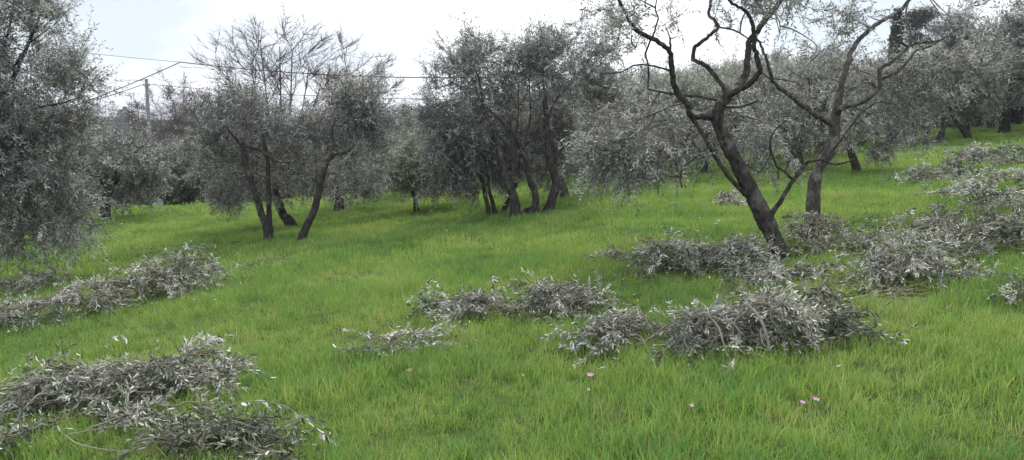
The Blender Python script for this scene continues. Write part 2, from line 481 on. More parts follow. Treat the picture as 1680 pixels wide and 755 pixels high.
mx_ = np.linspace(-1900, 900, 90); my_ = np.linspace(0, 1, 14)
X, T_ = np.meshgrid(mx_, my_, indexing='ij')
Y = 2350 + 420 * (T_ - 0.5) * 2
ridge = 30 + 36 * np.exp(-((X + 1010) / 110) ** 2) + 10 * np.exp(-((X + 500) / 320) ** 2) + 5 * np.sin(X * 0.017) + 3 * np.sin(X * 0.043 + 1)
Z = -60 + (ridge + 60) * np.sin(np.pi * T_) ** 0.8 + 2.0 * np.sin(X * 0.03 + T_ * 9)
I = np.arange(X.size).reshape(X.shape)
mb = MB(); mb.add(np.stack([X, Y, Z], -1).reshape(-1, 3), None, np.stack([I[:-1, :-1], I[1:, :-1], I[1:, 1:], I[:-1, 1:]], -1).reshape(-1, 4))
tag(link('mountain', mb.mesh('mountain', 'mountain')), 'faint blue mountain beyond the wooded hill', kind='structure')

# ------------------------------------------------------------------ olive trees
def knobbly(r, k):
    n_ = rng.normal(0, 1, k + 8); sm = np.convolve(n_, np.ones(9) / 9, 'valid')[:k] * 3
    return r * (1 + 0.055 * sm)

def limb_mesh(line, r0, r1, sides=10, mat='bark', flare=False, origin=(0, 0, 0), sub=5, wob=0.010):
    p = smooth_line(line, sub, .45 if flare else .26); k = len(p)
    seglen = np.linalg.norm(np.diff(p, axis=0), axis=1); t = np.concatenate([[0], np.cumsum(seglen)]) / max(seglen.sum(), 1e-6)
    p[1:-1] += rng.normal(0, wob * (.25 if flare else .6), (k - 2, 3)) * min(1, r0 / 0.05)
    r = r0 + (r1 - r0) * t ** 0.9
    if flare: r = r * (1 + 0.75 * np.exp(-t * seglen.sum() / 0.15))
    r = np.maximum(knobbly(r, k), 0.003)
    mb = MB(); tubes(mb, p, r, sides, lump=0.025 if flare else .05, ridge=.05 if flare else .04)
    return mb.mesh('limb', mat, origin), p, r

def sample_lobes(lobes, n, shell=2.2):
    w = np.array([l[6] if len(l) > 6 else l[3] * l[4] * l[5] for l in lobes], float); w /= w.sum()
    idx = rng.choice(len(lobes), n, p=w)
    L = np.array([l[:6] for l in lobes], float)[idx]
    d = unit(rng.normal(0, 1, (n, 3))); rr = rng.random((n, 1)) ** (1 / shell) * (1 + .22 * np.abs(rng.normal(0, 1, (n, 1))) * (rng.random((n, 1)) < .3))
    return L[:, :3] + d * rr * L[:, 3:6]

def clumped(lobes, n, per=8, sd=.15):
    c = sample_lobes(lobes, max(6, n // per)); k = rng.integers(0, len(c), n)
    w = rng.random(len(c)) ** 1.2                                       # some clumps full, some thin
    k = rng.choice(len(c), n, p=(w + .08) / (w + .08).sum())
    q = c[k] + rng.normal(0, sd, (n, 3))
    m = rng.random(n) < .25; q[m] = sample_lobes(lobes, int(m.sum()))
    return q

def bez(A, Bp, C, seg=5):
    t = np.linspace(0, 1, seg + 1)[None, :, None]
    return (1 - t) ** 2 * A[:, None] + 2 * t * (1 - t) * Bp[:, None] + t ** 2 * C[:, None]

def foliage(skel, lobes, n1, n2, shoots_per, pairs, ll, lw, tint=0.45, droop=0.35, slen=(0.22, 0.55), fine=False, up=0.25, keep=1.0, tr=(0.016, 0.006, 0.0028)):
    """branchlets from the limbs into the crown's lobes, shoots on them, leaves on the shoots"""
    mb = MB()
    skel = np.asarray(skel, float)
    def connect(src, tg, r0, r1, lift):
        d2 = ((tg[:, None] - src[None]) ** 2).sum(-1); s = src[np.argmin(d2, 1)]
        mid = (s + tg) / 2; dist = np.linalg.norm(tg - s, axis=1, keepdims=True)
        mid = mid + rng.normal(0, 0.14, mid.shape) * dist; mid[:, 2] += lift * dist[:, 0]
        c = bez(s, mid, tg); tubes(mb, c, np.linspace(r0, r1, c.shape[1])[None] * np.ones((len(c), 1)) * rng.uniform(0.7, 1.2, (len(c), 1)), 4 if r0 > 0.01 else 3, mat=1, cap=False)
        return c
    t1 = sample_lobes(lobes, n1, 1.6)
    t1 = t1[np.argsort(((t1[:, None] - skel[None]) ** 2).sum(-1).min(1))]      # near ones first, later ones fork off them
    sk2 = skel
    for part in np.array_split(t1, min(14, max(4, n1 // 6))):
        c1 = connect(sk2, part, tr[0], tr[1], 0.18)
        sk2 = np.concatenate([sk2, c1[:, 1:].reshape(-1, 3)])
    t2 = clumped(lobes, n2); t2 = t2[np.argsort(((t2[:, None] - sk2[None]) ** 2).sum(-1).min(1))]; c2 = []
    for part in np.array_split(t2, 4):
        c2.append(connect(sk2, part, tr[1], tr[2], 0.10)); sk2 = np.concatenate([sk2, c2[-1][:, 2:].reshape(-1, 3)])
    c2 = np.concatenate(c2)
    S, D = [], []
    ctr = np.mean([l[:3] for l in lobes], 0)
    for q in range(shoots_per):
        j = rng.integers(2, c2.shape[1], len(c2)); f = rng.random((len(c2), 1)); ar = np.arange(len(c2))
        S.append(c2[ar, j - 1] * (1 - f) + c2[ar, j] * f)
        tg = unit(c2[ar, j] - c2[ar, j - 1])
        d = tg * 0.7 + rng.normal(0, 0.6, tg.shape) + 0.3 * unit(S[-1] - ctr); d[:, 2] += up + .5 * np.clip(S[-1][:, 2] - ctr[2], -.5, .9)
        D.append(d)
    S = np.concatenate(S); D = np.concatenate(D); L = rng.uniform(slen[0], slen[1], len(S))
    L = L * np.where((rng.random(len(S)) < .16) & (S[:, 2] > ctr[2]), 1.6, 1.0)
    sp = grow(S, D, L, 4, rng.uniform(0, 2 * droop, len(S)), 0.5)
    tubes(mb, sp, np.linspace(tr[2], 0.0012, 5)[None] * np.ones((len(sp), 1)), 3, mat=1, cap=False)
    leaves_on(mb, sp, pairs, ll * 1.15, lw * 1.12, tint, 0.32, fine=fine, keep=keep)
    return mb

def world_line(line, depth, base=None):
    """[(px, py, depth offset), ...] -> world points"""
    return np.array([P(a[0], a[1], depth + (a[2] if len(a) > 2 else 0.0)) for a in line])

def lobe_px(px, py, depth, rx_px, rz_px, ry_m, w=None):
    c = P(px, py, depth); k = depth / F_PX
    return (*c, rx_px * k, ry_m, rz_px * k) + ((w,) if w else ())

def build_olive(label, base_px, trunks, limbs, lobes, fol, bark='bark', leafmat='olive', sides=10, group=None, depth=None, scale_r=1.0):
    """trunks / limbs: (line in pixels, r0, r1 in metres); the foot of the trunk stands on the ground"""
    base = G(*base_px) if depth is None else ground_at(base_px[0], depth)
    dep = base[1]
    t = thing('olive_tree', label, 'tree', base, group)
    skel = []
    for li, (line, r0, r1) in enumerate(trunks):
        w = world_line(line, dep)
        foot = w[0].copy(); foot[2] = float(H(foot[0], foot[1])) - 0.12
        w = np.concatenate([[foot], w[1:]])
        me, p, r = limb_mesh(w, r0, r1, int(sides * 1.5), bark, True, base, 8)
        link('trunk', me, t); skel.append(p[len(p) // 2:])
    for line, r0, r1 in limbs:
        me, p, r = limb_mesh(world_line(line, dep), r0 * .72, r1 * .78, max(6, sides - 2), bark, False, base)
        link('limb', me, t); skel.append(p[1:])
    sk = np.concatenate(skel)
    lb = [lobe_px(l[0], l[1], dep + l[2], l[3], l[4], l[5], *(l[6:7])) for l in lobes]
    mb = foliage(sk, lb, **fol)
    c = link('crown', mb.mesh('crown', [leafmat, 'twig'], base), t); tag(c, kind='stuff')
    return t

# the leaning dark olive on the right, in the middle of the prunings
FT = [([(1284, 428), (1272, 396), (1256, 362), (1240, 330), (1219, 287), (1204, 257), (1192, 234), (1180, 205), (1177, 188), (1182, 172), (1193, 158)], 0.118, 0.060)]
FL = [
 ([(1190, 162), (1207, 150, -.1), (1227, 140, -.2), (1246, 119, -.3), (1240, 87, -.4), (1236, 52, -.5), (1232, 32, -.55), (1219, 15, -.6), (1201, 5, -.6), (1188, -8, -.7)], .058, .016),
 ([(1193, 158), (1210, 143, .25), (1222, 126, .4), (1227, 96, .5), (1229, 70, .5), (1240, 55, .5), (1259, 29, .6), (1281, 1, .7), (1302, -32, .8)], .066, .035),
 ([(1192, 156), (1181, 134, .1), (1166, 116, .2), (1155, 106, .2), (1137, 97, .3), (1139, 80, .3), (1149, 70, .3), (1166, 57, .4), (1179, 44, .4), (1172, 33, .4), (1163, 25, .5), (1166, 0, .5), (1170, -25, .6)], .042, .018),
 ([(1179, 45, .4), (1194, 47, .4), (1207, 51, .35), (1218, 57, .3), (1228, 64, .3)], .017, .011),
 ([(1176, 194, 0), (1152, 191, -.05), (1134, 192, -.1), (1125, 169, -.2), (1111, 151, -.2), (1104, 128, -.25), (1102, 108, -.3), (1099, 86, -.3), (1090, 76, -.35), (1067, 63, -.4), (1043, 49, -.5), (1029, 26, -.5), (1015, 0, -.6), (1006, -22, -.6)], .055, .020),
 ([(1099, 88, -.3), (1100, 75, -.3), (1099, 62, -.3)], .022, .014),
 ([(1070, 64, -.4), (1076, 44, -.45), (1080, 29, -.5), (1075, 16, -.5), (1078, -6, -.6)], .015, .008),
 ([(1068, 64, -.4), (1059, 87, -.3), (1063, 105, -.3), (1064, 125, -.25), (1063, 146, -.2)], .014, .012),
 ([(1102, 117, -.28), (1076, 109, -.35), (1055, 106, -.4), (1038, 108, -.45), (1018, 119, -.5), (986, 121, -.6)], .016, .007),
 ([(1180, 166, .15), (1150, 159, .1), (1126, 157, 0), (1096, 153, -.1), (1064, 147, -.2)], .020, .014),
 ([(1130, 168, -.1), (1101, 175, -.3), (1070, 188, -.4), (1042, 200, -.5)], .012, .006),
 ([(1222, 319, 0), (1195, 289, -.05), (1175, 260, -.08), (1163, 238, -.1), (1148, 212, -.12), (1135, 194, -.12)], .036, .030),
 ([(1164, 241, -.1), (1141, 259, -.2), (1120, 275, -.3), (1116, 292, -.3), (1119, 309, -.3)], .020, .010),
 ([(1117, 290, -.3), (1100, 290, -.35), (1078, 284, -.4)], .010, .006),
 ([(1262, 357, -.02), (1278, 333, -.05), (1300, 298, -.1), (1311, 284, -.1), (1329, 265, -.1), (1351, 262, -.15), (1360, 268, -.15), (1386, 267, -.2), (1402, 261, -.25)], .048, .012),
 ([(1300, 294, -.1), (1287, 281, -.15), (1275, 273, -.2), (1267, 254, -.25), (1264, 229, -.3), (1273, 212, -.3), (1290, 198, -.3)], .022, .009),
 ([(1275, 273, -.2), (1277, 282, -.2), (1276, 293, -.2)], .013, .008),
 ([(1288, 279, -.1), (1298, 263, -.1), (1311, 248, -.05), (1338, 238, 0)], .012, .007),
 ([(1203, 258, -.05), (1221, 268, -.2), (1245, 283, -.3), (1256, 270, -.3), (1263, 256, -.3), (1262, 230, -.3)], .012, .007),
 ([(1190, 176, 0), (1213, 176, -.2), (1230, 171, -.25), (1245, 165, -.3)], .020, .012),
 ([(1247, 117, -.3), (1262, 128, -.4), (1285, 131, -.5), (1310, 136, -.5)], .012, .006),
]
FLOB = [(1060, 215, .9, 95, 55, .8, .34), (1005, 240, .5, 50, 50, .6, .16), (1120, 205, 1.1, 70, 50, .6, .2), (1030, 290, .2, 38, 36, .3, .035),
        (1030, 30, -.4, 40, 60, .4, .03), (1090, 20, -.3, 60, 50, .5, .03), (1180, 0, .2, 60, 45, .5, .03), (1260, 5, .2, 60, 50, .5, .04),
        (1240, 200, .5, 50, 30, .3, .03), (1320, 40, .7, 60, 60, .5, .06), (1270, 230, .1, 50, 40, .3, .012), (1195, 262, -.35, 22, 10, .1, .008)]
build_olive('dark leaning olive tree with gnarled bare limbs rising out of the cut branches', (1284, 428), FT, FL, FLOB,
            dict(n1=80, n2=270, shoots_per=5, pairs=9, ll=.058, lw=.0135, tint=.48, droop=.55, fine=False, up=0.05, tr=(.011, .005, .0024)), sides=14)

# the upright grey olive just behind it
GT = [([(1333, 374), (1334, 349), (1336, 306), (1342, 279), (1357, 257), (1368, 229), (1370, 200), (1374, 170), (1379, 146)], 0.112, 0.055)]
GL = [
 ([(1379, 146), (1381, 136, .0), (1389, 111, .1), (1396, 86, .1), (1408, 67, .15), (1427, 48, .2), (1450, 32, .3), (1478, 16, .4), (1496, -4, .4), (1512, -30, .5)], .060, .026),
 ([(1370, 192), (1380, 177, -.15), (1396, 172, -.25), (1412, 169, -.3), (1431, 156, -.4), (1443, 143, -.45), (1443, 114, -.5), (1462, 102, -.5), (1488, 79, -.6), (1504, 70, -.6), (1524, 69, -.7), (1543, 66, -.8)], .058, .016),
 ([(1444, 131, -.45), (1460, 124, -.5), (1475, 116, -.5), (1491, 98, -.5), (1504, 83, -.5), (1526, 76, -.5), (1556, 58, -.5)], .030, .012),
 ([(1494, 74, -.6), (1493, 48, -.6), (1486, 19, -.6), (1496, -10, -.6)], .018, .012),
 ([(1489, 77, -.6), (1478, 69, -.7), (1467, 62, -.7), (1461, 65, -.7)], .022, .014),
 ([(1437, 144, -.4), (1430, 137, -.4), (1421, 135, -.3), (1406, 141, -.3), (1391, 150, -.3)], .020, .012),
 ([(1369, 206), (1345, 193, -.2), (1322, 176, -.3), (1303, 162, -.4), (1283, 148, -.4), (1266, 130, -.5), (1257, 95, -.6), (1247, 72, -.6), (1238, 58, -.6)], .060, .022),
 ([(1395, 172, -.2), (1411, 180, -.4), (1427, 186, -.5), (1446, 190, -.6)], .013, .007),
 ([(1380, 137, 0), (1362, 128, .3), (1340, 130, .5), (1318, 128, .6), (1290, 112, .7)], .014, .008),
 ([(1348, 268, -.05), (1380, 230, -.5), (1412, 186, -.8), (1440, 168, -1.0), (1470, 172, -1.1), (1505, 196, -1.2), (1545, 186, -1.3)], .018, .007),
]
GLOB = [(1500, 140, 1.0, 80, 55, .6, .16), (1580, 100, .9, 55, 45, .5, .14), (1430, 120, 1.2, 60, 50, .5, .08), (1350, 110, 1.0, 60, 50, .5, .10), (1400, 20, .4, 60, 40, .5, .06),
        (1575, 20, .5, 45, 45, .6, .09), (1500, -5, .2, 50, 25, .5, .015), (1490, 205, .6, 60, 25, .4, .05), (1310, 190, .8, 45, 35, .4, .05), (1410, 210, .9, 40, 30, .4, .04)]
build_olive('upright grey olive tree forking wide, right behind the leaning dark one', (1333, 374), GT, GL, GLOB,
            dict(n1=55, n2=200, shoots_per=5, pairs=9, ll=.066, lw=.016, tint=.46, droop=.45, up=0.1, tr=(.011, .005, .0024)), bark='bark_pale', sides=12)

# left foreground olive, trunk outside the frame
AT = [([(-120, 470), (-112, 400), (-118, 330), (-100, 270)], .15, .10)]
AL = [([(-100, 275), (-50, 240, .1), (-5, 170, .2), (30, 110, .2), (60, 40, .3), (80, -30, .3)], .07, .02),
      ([(-100, 280), (-40, 275, -.2), (10, 285, -.3), (45, 305, -.3), (75, 340, -.3)], .05, .018),
      ([(-40, 235, .1), (10, 200, .0), (55, 178, .0), (100, 170, 0), (130, 160, 0)], .04, .010),
      ([(-105, 275), (-130, 180, .5), (-120, 80, .7), (-80, -20, .8)], .07, .03),
      ([(-60, 265, .2), (-10, 255, .8), (60, 260, 1.1), (110, 255, 1.2)], .04, .015),
      ([(-5, 240, .4), (0, 120, .8), (20, 20, .9), (30, -60, 1.0)], .04, .015),
      ([(20, 115, .3), (50, 70, .2), (90, 40, .1), (112, 15, .1)], .020, .007)]
ALOB = [(0, 290, .1, 120, 70, 1.0), (70, 320, .2, 65, 60, .6), (40, 370, 0, 80, 40, .6), (-40, 200, .2, 90, 80, 1.0), (60, 210, .4, 70, 50, .7),
        (10, 80, .4, 55, 90, .7, .22), (60, 40, .1, 35, 50, .4, .07), (118, 140, 0, 28, 50, .3, .07), (110, 330, .1, 40, 60, .5), (100, 240, .2, 45, 50, .5), (-80, 80, .6, 80, 110, .9), (80, 130, .3, 45, 45, .4, .09), (60, 415, -.1, 60, 16, .3, .03), (20, -30, .4, 70, 60, .6)]
build_olive('big silvery olive crown hanging in from the left edge', (-120, 470), AT, AL, ALOB,
            dict(n1=110, n2=1350, shoots_per=5, pairs=9, ll=.062, lw=.0145, tint=.45, droop=.4, up=0.15, fine=False, tr=(.011, .005, .0024)), sides=12)

# the pair left of centre
C1 = [([(441, 397), (437, 375), (429, 350), (420, 320), (411, 293), (403, 268), (398, 240)], .075, .050),
      ([(447, 394, .15), (442, 363, .2), (441, 326, .2), (440, 287, .2), (438, 256, .2), (432, 234, .2)], .062, .036)]
C1L = [([(398, 242), (388, 228, -.1), (376, 216, -.2), (370, 200, -.2)], .04, .016),
       ([(399, 240), (421, 245, .1), (440, 255, .15), (448, 265, .1), (476, 267, 0)], .038, .014),
       ([(433, 236, .2), (432, 220, .2), (449, 215, .1), (455, 219, .1)], .022, .010),
       ([(440, 293, .2), (428, 288, .1), (418, 284, 0)], .018, .010), ([(406, 285), (390, 284, -.2), (373, 284, -.3)], .017, .008)]
C1B = [(415, 215, .9, 90, 48, .6), (350, 258, .7, 50, 55, .6), (440, 275, 1.5, 70, 40, .5), (375, 312, 1.1, 45, 18, .5, .1), (470, 240, 1.3, 60, 45, .6), (395, 175, .8, 65, 30, .6, .25), (345, 215, .5, 40, 40, .5, .2)]
build_olive('olive tree with two thin trunks from one foot, nearest on the left', (441, 397), C1, C1L, C1B,
            dict(n1=65, n2=360, shoots_per=5, pairs=8, ll=.062, lw=.017, tint=.40, droop=.4, tr=(.012, .006, .003)))
C2 = [([(490, 398), (500, 378), (516, 344), (523, 314), (529, 287), (537, 265), (546, 255)], .080, .052)]
C2L = [([(546, 255), (556, 252, .1), (570, 250, .1), (580, 240, .1), (588, 229, .1)], .045, .018), ([(545, 256), (548, 236, .2), (545, 215, .3), (552, 190, .3)], .035, .012),
       ([(532, 284), (540, 285, -.1), (551, 286, -.1), (548, 300, -.1)], .020, .010)]
C2B = [(560, 225, .8, 75, 45, .7), (600, 270, .6, 45, 45, .7), (530, 272, 1.6, 60, 36, .5), (590, 190, .5, 40, 35, .5, .3), (590, 305, 1.2, 45, 15, .4, .06), (505, 220, .9, 55, 50, .6), (615, 225, .4, 30, 45, .4, .15)]
build_olive('single thin trunk olive tree curving up to the right, left of centre', (490, 398), C2, C2L, C2B,
            dict(n1=60, n2=320, shoots_per=5, pairs=8, ll=.062, lw=.017, tint=.42, droop=.4, tr=(.012, .006, .003)))
C3 = [([(484, 374), (474, 363), (465, 352), (459, 338), (452, 318), (455, 290)], .13, .06)]
C3L = [([(455, 292), (440, 262, .3), (420, 232, .4)], .045, .02), ([(455, 290), (480, 262, .2), (505, 240, .3)], .045, .02), ([(458, 335), (440, 315, .2), (415, 300, .3)], .04, .02)]
C3B = [(470, 260, .2, 95, 60, 1.0), (420, 280, .5, 70, 40, .8), (520, 280, .5, 70, 40, .8)]
build_olive('stout olive trunk leaning left, half hidden behind the two thin ones', (484, 374), C3, C3L, C3B,
            dict(n1=45, n2=300, shoots_per=5, pairs=7, ll=.068, lw=.019, tint=.38, droop=.4))
C4 = [([(556, 347), (557, 335), (557, 322), (552, 300), (556, 270)], .13, .07)]
C4L = [([(556, 272), (535, 245, .3), (520, 220, .4)], .05, .02), ([(556, 272), (585, 250, .2), (600, 225, .3)], .05, .02)]
C4B = [(575, 280, .2, 65, 45, 1.0), (535, 260, .3, 50, 55, .9), (610, 265, .3, 45, 55, .9), (570, 312, .1, 60, 16, .8, .3)]
build_olive('short dark olive trunk standing behind the thin curved tree', (556, 347), C4, C4L, C4B,
            dict(n1=40, n2=340, shoots_per=5, pairs=7, ll=.074, lw=.021, tint=.38, droop=.4))

# the cluster in the centre
D1 = [([(848, 358), (843, 323), (832, 297), (823, 267), (815, 232)], .115, .065)]
D1L = [([(815, 234), (806, 200, .1), (790, 165, .2), (770, 120, .2)], .05, .018), ([(826, 275), (840, 245, .3), (850, 200, .4), (850, 140, .4)], .045, .016),
       ([(820, 258), (795, 245, -.2), (770, 242, -.3), (745, 230, -.3)], .035, .014)]
D1B = [(770, 190, .6, 65, 75, .8), (735, 255, .3, 50, 55, .7), (790, 275, .7, 60, 42, .7), (770, 100, .5, 55, 45, .6, .6), (835, 120, .8, 45, 55, .6, .3), (725, 130, .3, 28, 50, .4, .2), (715, 195, .3, 25, 50, .4, .15)]
build_olive('leftmost thick trunk of the central olive cluster, spreading crown to the left', (848, 358), D1, D1L, D1B,
            dict(n1=70, n2=400, shoots_per=5, pairs=8, ll=.062, lw=.017, tint=.40, droop=.4, tr=(.012, .006, .003)))
D2 = [([(877, 354), (879, 322), (871, 298), (865, 268), (857, 249)], .085, .060)]
D2L = [([(857, 250), (845, 223, -.1), (829, 204, -.15), (807, 185, -.2), (794, 170, -.2), (787, 134, -.3), (780, 115, -.3)], .055, .022), ([(832, 206, -.15), (836, 198, -.15), (836, 190, -.15)], .028, .018),
       ([(858, 252), (862, 238, .1), (870, 232, .1), (878, 229, .1)], .028, .012), ([(851, 294, .1), (851, 268, .1), (855, 250, 0)], .03, .03), ([(862, 240, .1), (870, 190, .4), (868, 130, .4)], .035, .015)]
D2B = [(860, 170, .9, 50, 70, .7), (885, 95, .5, 45, 50, .6, .5), (820, 240, .8, 55, 50, .7), (790, 110, .3, 55, 50, .5, .35), (880, 250, .9, 50, 40, .6)]
build_olive('middle olive of the central cluster with a black zigzag limb reaching up left', (877, 354), D2, D2L, D2B,
            dict(n1=60, n2=300, shoots_per=5, pairs=8, ll=.062, lw=.017, tint=.40, droop=.4, tr=(.012, .006, .003)))
D3 = [([(897, 350), (908, 320), (913, 300), (904, 271), (899, 240), (896, 200), (894, 160)], .11, .045)]
D3L = [([(906, 275), (918, 249, .1), (937, 233, .1), (960, 210, .1)], .04, .015), ([(896, 200), (915, 160, .2), (945, 130, .2), (965, 100, .2)], .035, .012), ([(895, 165), (890, 120, .1), (900, 80, .1)], .032, .012)]
D3B = [(940, 160, .7, 65, 60, .8), (900, 105, .5, 50, 55, .6, .5), (970, 95, .5, 45, 55, .6, .45), (930, 235, .7, 65, 50, .7), (900, 285, .7, 50, 28, .6), (985, 190, .5, 40, 60, .6), (930, 60, .5, 50, 25, .4, .1)]
build_olive('rightmost trunk of the central olive cluster, leaning right at the foot', (897, 350), D3, D3L, D3B,
            dict(n1=70, n2=400, shoots_per=5, pairs=8, ll=.062, lw=.017, tint=.40, droop=.4, tr=(.012, .006, .003)))
D4 = [([(804, 356), (800, 338), (796, 322), (790, 290), (780, 262)], .055, .035), ([(815, 354, .1), (808, 332, .1), (802, 310, .1), (800, 280, .1)], .050, .032), ([(823, 352, .4), (830, 338, .4), (838, 322, .4), (848, 300, .5)], .055, .035)]
D4L = [([(780, 264), (765, 240, .1), (750, 225, .2)], .03, .012), ([(800, 282, .1), (795, 250, .2), (800, 215, .3)], .03, .012)]
D4B = [(770, 250, .4, 60, 55, .9), (740, 285, .2, 45, 35, .7), (800, 230, .6, 55, 50, .8), (830, 270, .8, 45, 40, .6)]
build_olive('olive with three slender stems left of the central thick trunks', (804, 356), D4, D4L, D4B,
            dict(n1=45, n2=330, shoots_per=5, pairs=7, ll=.066, lw=.019, tint=.40, droop=.4))
st = G(867, 352)
t = thing('tree_stump', 'small sawn stump between the central olive trunks', 'stump', st)
line = np.array([st + (0, 0, -.08), st + (.01, 0, .05), st + (-.02, 0, .14)])
me, _, _ = limb_mesh(line, .11, .085, 12, 'bark', True, st, 3); link('bark', me, t)
mb = MB(); tubes(mb, np.array([line[-1] - (0, 0, .004), line[-1] + (0, 0, .006)]), np.array([.075, .072]), 12); link('cut_face', mb.mesh('cut_face', 'bark_pale', st), t)

# young pale olive left of the cluster, and the ones at the far left
E1 = [([(684, 348), (681, 330), (677, 313), (672, 295)], .065, .045)]
E1L = [([(673, 297), (655, 280, 0), (640, 268, .1)], .03, .012), ([(673, 297), (690, 278, .1), (712, 262, .1)], .03, .012), ([(673, 297), (675, 270, .1), (680, 250, .1)], .03, .012)]
E1B = [(678, 270, .2, 55, 28, .8), (645, 280, .1, 32, 24, .6), (712, 276, .2, 35, 26, .6), (690, 248, .1, 38, 18, .5)]
build_olive('small pale young olive on one thin straight trunk in the middle distance', (684, 348), E1, E1L, E1B,
            dict(n1=30, n2=300, shoots_per=5, pairs=7, ll=.08, lw=.023, tint=.5, droop=.3), leafmat='olive_pale')
B1 = [([(172, 364), (173, 338), (177, 316), (187, 300), (195, 279), (202, 266)], .15, .07)]
B1L = [([(202, 268), (195, 245, .2), (190, 225, .2)], .05, .02), ([(202, 268), (222, 250, .1), (240, 235, .2)], .05, .02), ([(178, 316), (165, 296, .2), (155, 270, .2)], .07, .02)]
B1B = [(195, 250, .2, 62, 50, 1.3), (165, 285, .2, 40, 42, 1.0), (225, 295, .3, 42, 34, 1.0), (190, 322, .3, 50, 14, .8, .4)]
build_olive('olive with a dark bent trunk at the far left edge of the meadow', (172, 364), B1, B1L, B1B,
            dict(n1=45, n2=330, shoots_per=5, pairs=7, ll=.095, lw=.027, tint=.40, droop=.3))

# ---- background olives: five kinds built once, then copied one by one
def generic_olive(seed, leafmat, bark, tint, tall=1.0):
    global rng
    old = rng; rng = np.random.default_rng(seed)
    t = thing('olive_tree', 'x', 'tree', (0, 0, 0))
    lean = rng.normal(0, .22, 2); hgt = rng.uniform(.85, 1.15) * tall
    tr = np.array([[0, 0, -.15], [0.02, 0, .2], [lean[0] * .4, lean[1] * .4, hgt * .5], [lean[0], lean[1], hgt]])
    me, p, r = limb_mesh(tr, rng.uniform(.12, .16), .085, 9, bark, True); link('trunk', me, t)
    sk = [p[len(p) // 2:]]; lobes = []
    nl = int(rng.integers(3, 5)); a0 = rng.random() * 6.28
    for i in range(nl):
        a = a0 + i * 6.283 / nl + rng.normal(0, .3); d = np.array([math.cos(a), math.sin(a), 0])
        q = tr[-1]; L = rng.uniform(.8, 1.2)
        ln = np.array([q + d * .02, q + d * .35 * L + (0, 0, .35), q + d * .75 * L + rng.normal(0, .12, 3) + (0, 0, .75), q + d * 1.05 * L + rng.normal(0, .15, 3) + (0, 0, 1.35 * tall)])
        me, p, r = limb_mesh(ln, .065, .02, 7, bark); link('limb', me, t); sk.append(p[2:])
        lobes.append((*(ln[2] + d * .25 + (0, 0, .1)), .75, .75, .7)); lobes.append((*(ln[3] - (0, 0, .1)), .7, .7, .65))
        lobes.append((*(q + d * 1.25 * L + (0, 0, .05)), .55, .55, .5))
    lobes.append((*(tr[-1] + (0, 0, 1.1)), .8, .8, .7))
    mb = foliage(np.concatenate(sk), lobes, n1=45, n2=360, shoots_per=5, pairs=7, ll=.085, lw=.024, tint=tint, droop=.35)
    c = link('crown', mb.mesh('crown', [leafmat, 'twig']), t); tag(c, kind='stuff')
    rng = old
    return t
PROTO = [generic_olive(s, lm, bk, ti, tl) for s, lm, bk, ti, tl in ((11, 'olive', 'bark', .40, 1.0), (12, 'olive', 'bark_pale', .44, 1.05), (13, 'olive_pale', 'bark', .45, .95), (14, 'olive', 'bark', .36, 1.15), (15, 'olive_pale', 'bark_pale', .42, 1.0))]
USED = set()
def place_olive(kind, base, scale, rot, label, group=None):
    o = PROTO[kind] if kind not in USED else copy_tree(PROTO[kind]); USED.add(kind)
    o.location = base; o.rotation_euler = (0, 0, rot); o.scale = (scale,) * 3
    o['label'] = label
    if group: o['group'] = group
    elif 'group' in o: del o['group']
    return o
def at_depth(px, dep): return ground_at(px, dep)

place_olive(4, G(1157, 287), 1.12, .4, 'olive trunk standing on the green slope seen just left of the leaning dark tree')
place_olive(1, G(1313, 286), .98, 2.0, 'olive directly behind the fork between the two front right trees')
place_olive(0, G(1404, 287), .92, 1.1, 'olive on a slim slanting trunk right of the grey forked tree')
place_olive(3, G(1466, 244), .98, 2.6, 'olive with a short black leaning trunk in the back row on the right')
place_olive(4, G(1543, 236), 1.12, 3.4, 'olive with a thick grey trunk between the black leaning trunk and the right edge')
place_olive(2, G(1586, 231), 1.05, 4.4, 'olive in deep shade just right of the thick grey trunk')
place_olive(3, G(1646, 222), 1.65, 5.3, 'tall dark olive at the upper right edge with crown above the frame')
place_olive(0, G(1672, 205), 1.35, .9, 'olive at the very right edge behind the tall dark one')
place_olive(1, G(925, 326), .85, 1.7, 'olive behind the central cluster showing two low stems on its right')
place_olive(2, at_depth(288, 35.5), 1.18, .6, 'bright pale round olive beside the utility pole at the meadow edge')
place_olive(2, at_depth(222, 35.5), 1.15, 2.2, 'grey olive behind the bent dark trunk at the far left')
place_olive(1, at_depth(150, 31.5), 1.1, 3.1, 'olive behind the overhanging crown at the far left')
g1 = 'olives in the back rows on the right slope'
row = [(1010, 27, 1.05, 0), (1060, 24, .95, 1), (1110, 30, 1.2, 2), (1205, 27, 1.1, 3), (1255, 31, 1.25, 4), (1300, 25, .9, 0), (1350, 29, 1.1, 1), (1415, 33, .95, 2), (1375, 37, 1.1, 4),
       (1500, 34, .95, 0), (1520, 40, 1.05, 1), (1585, 37, 1.3, 3), (1625, 40, 1.5, 4), (1690, 36, 1.5, 2), (1720, 30, 1.5, 1), (1175, 38, 1.4, 1), (1085, 40, 1.35, 0), (1290, 42, 1.5, 3), (1450, 44, 1.1, 4), (1030, 36, 1.3, 3), (1240, 48, 1.6, 1), (1340, 50, 1.7, 0), (1660, 46, 1.7, 0), (1600, 47, 1.6, 2), (1735, 42, 1.7, 4), (1790, 35, 1.6, 3), (1560, 50, 1.2, 3), (1700, 55, 1.8, 1)]
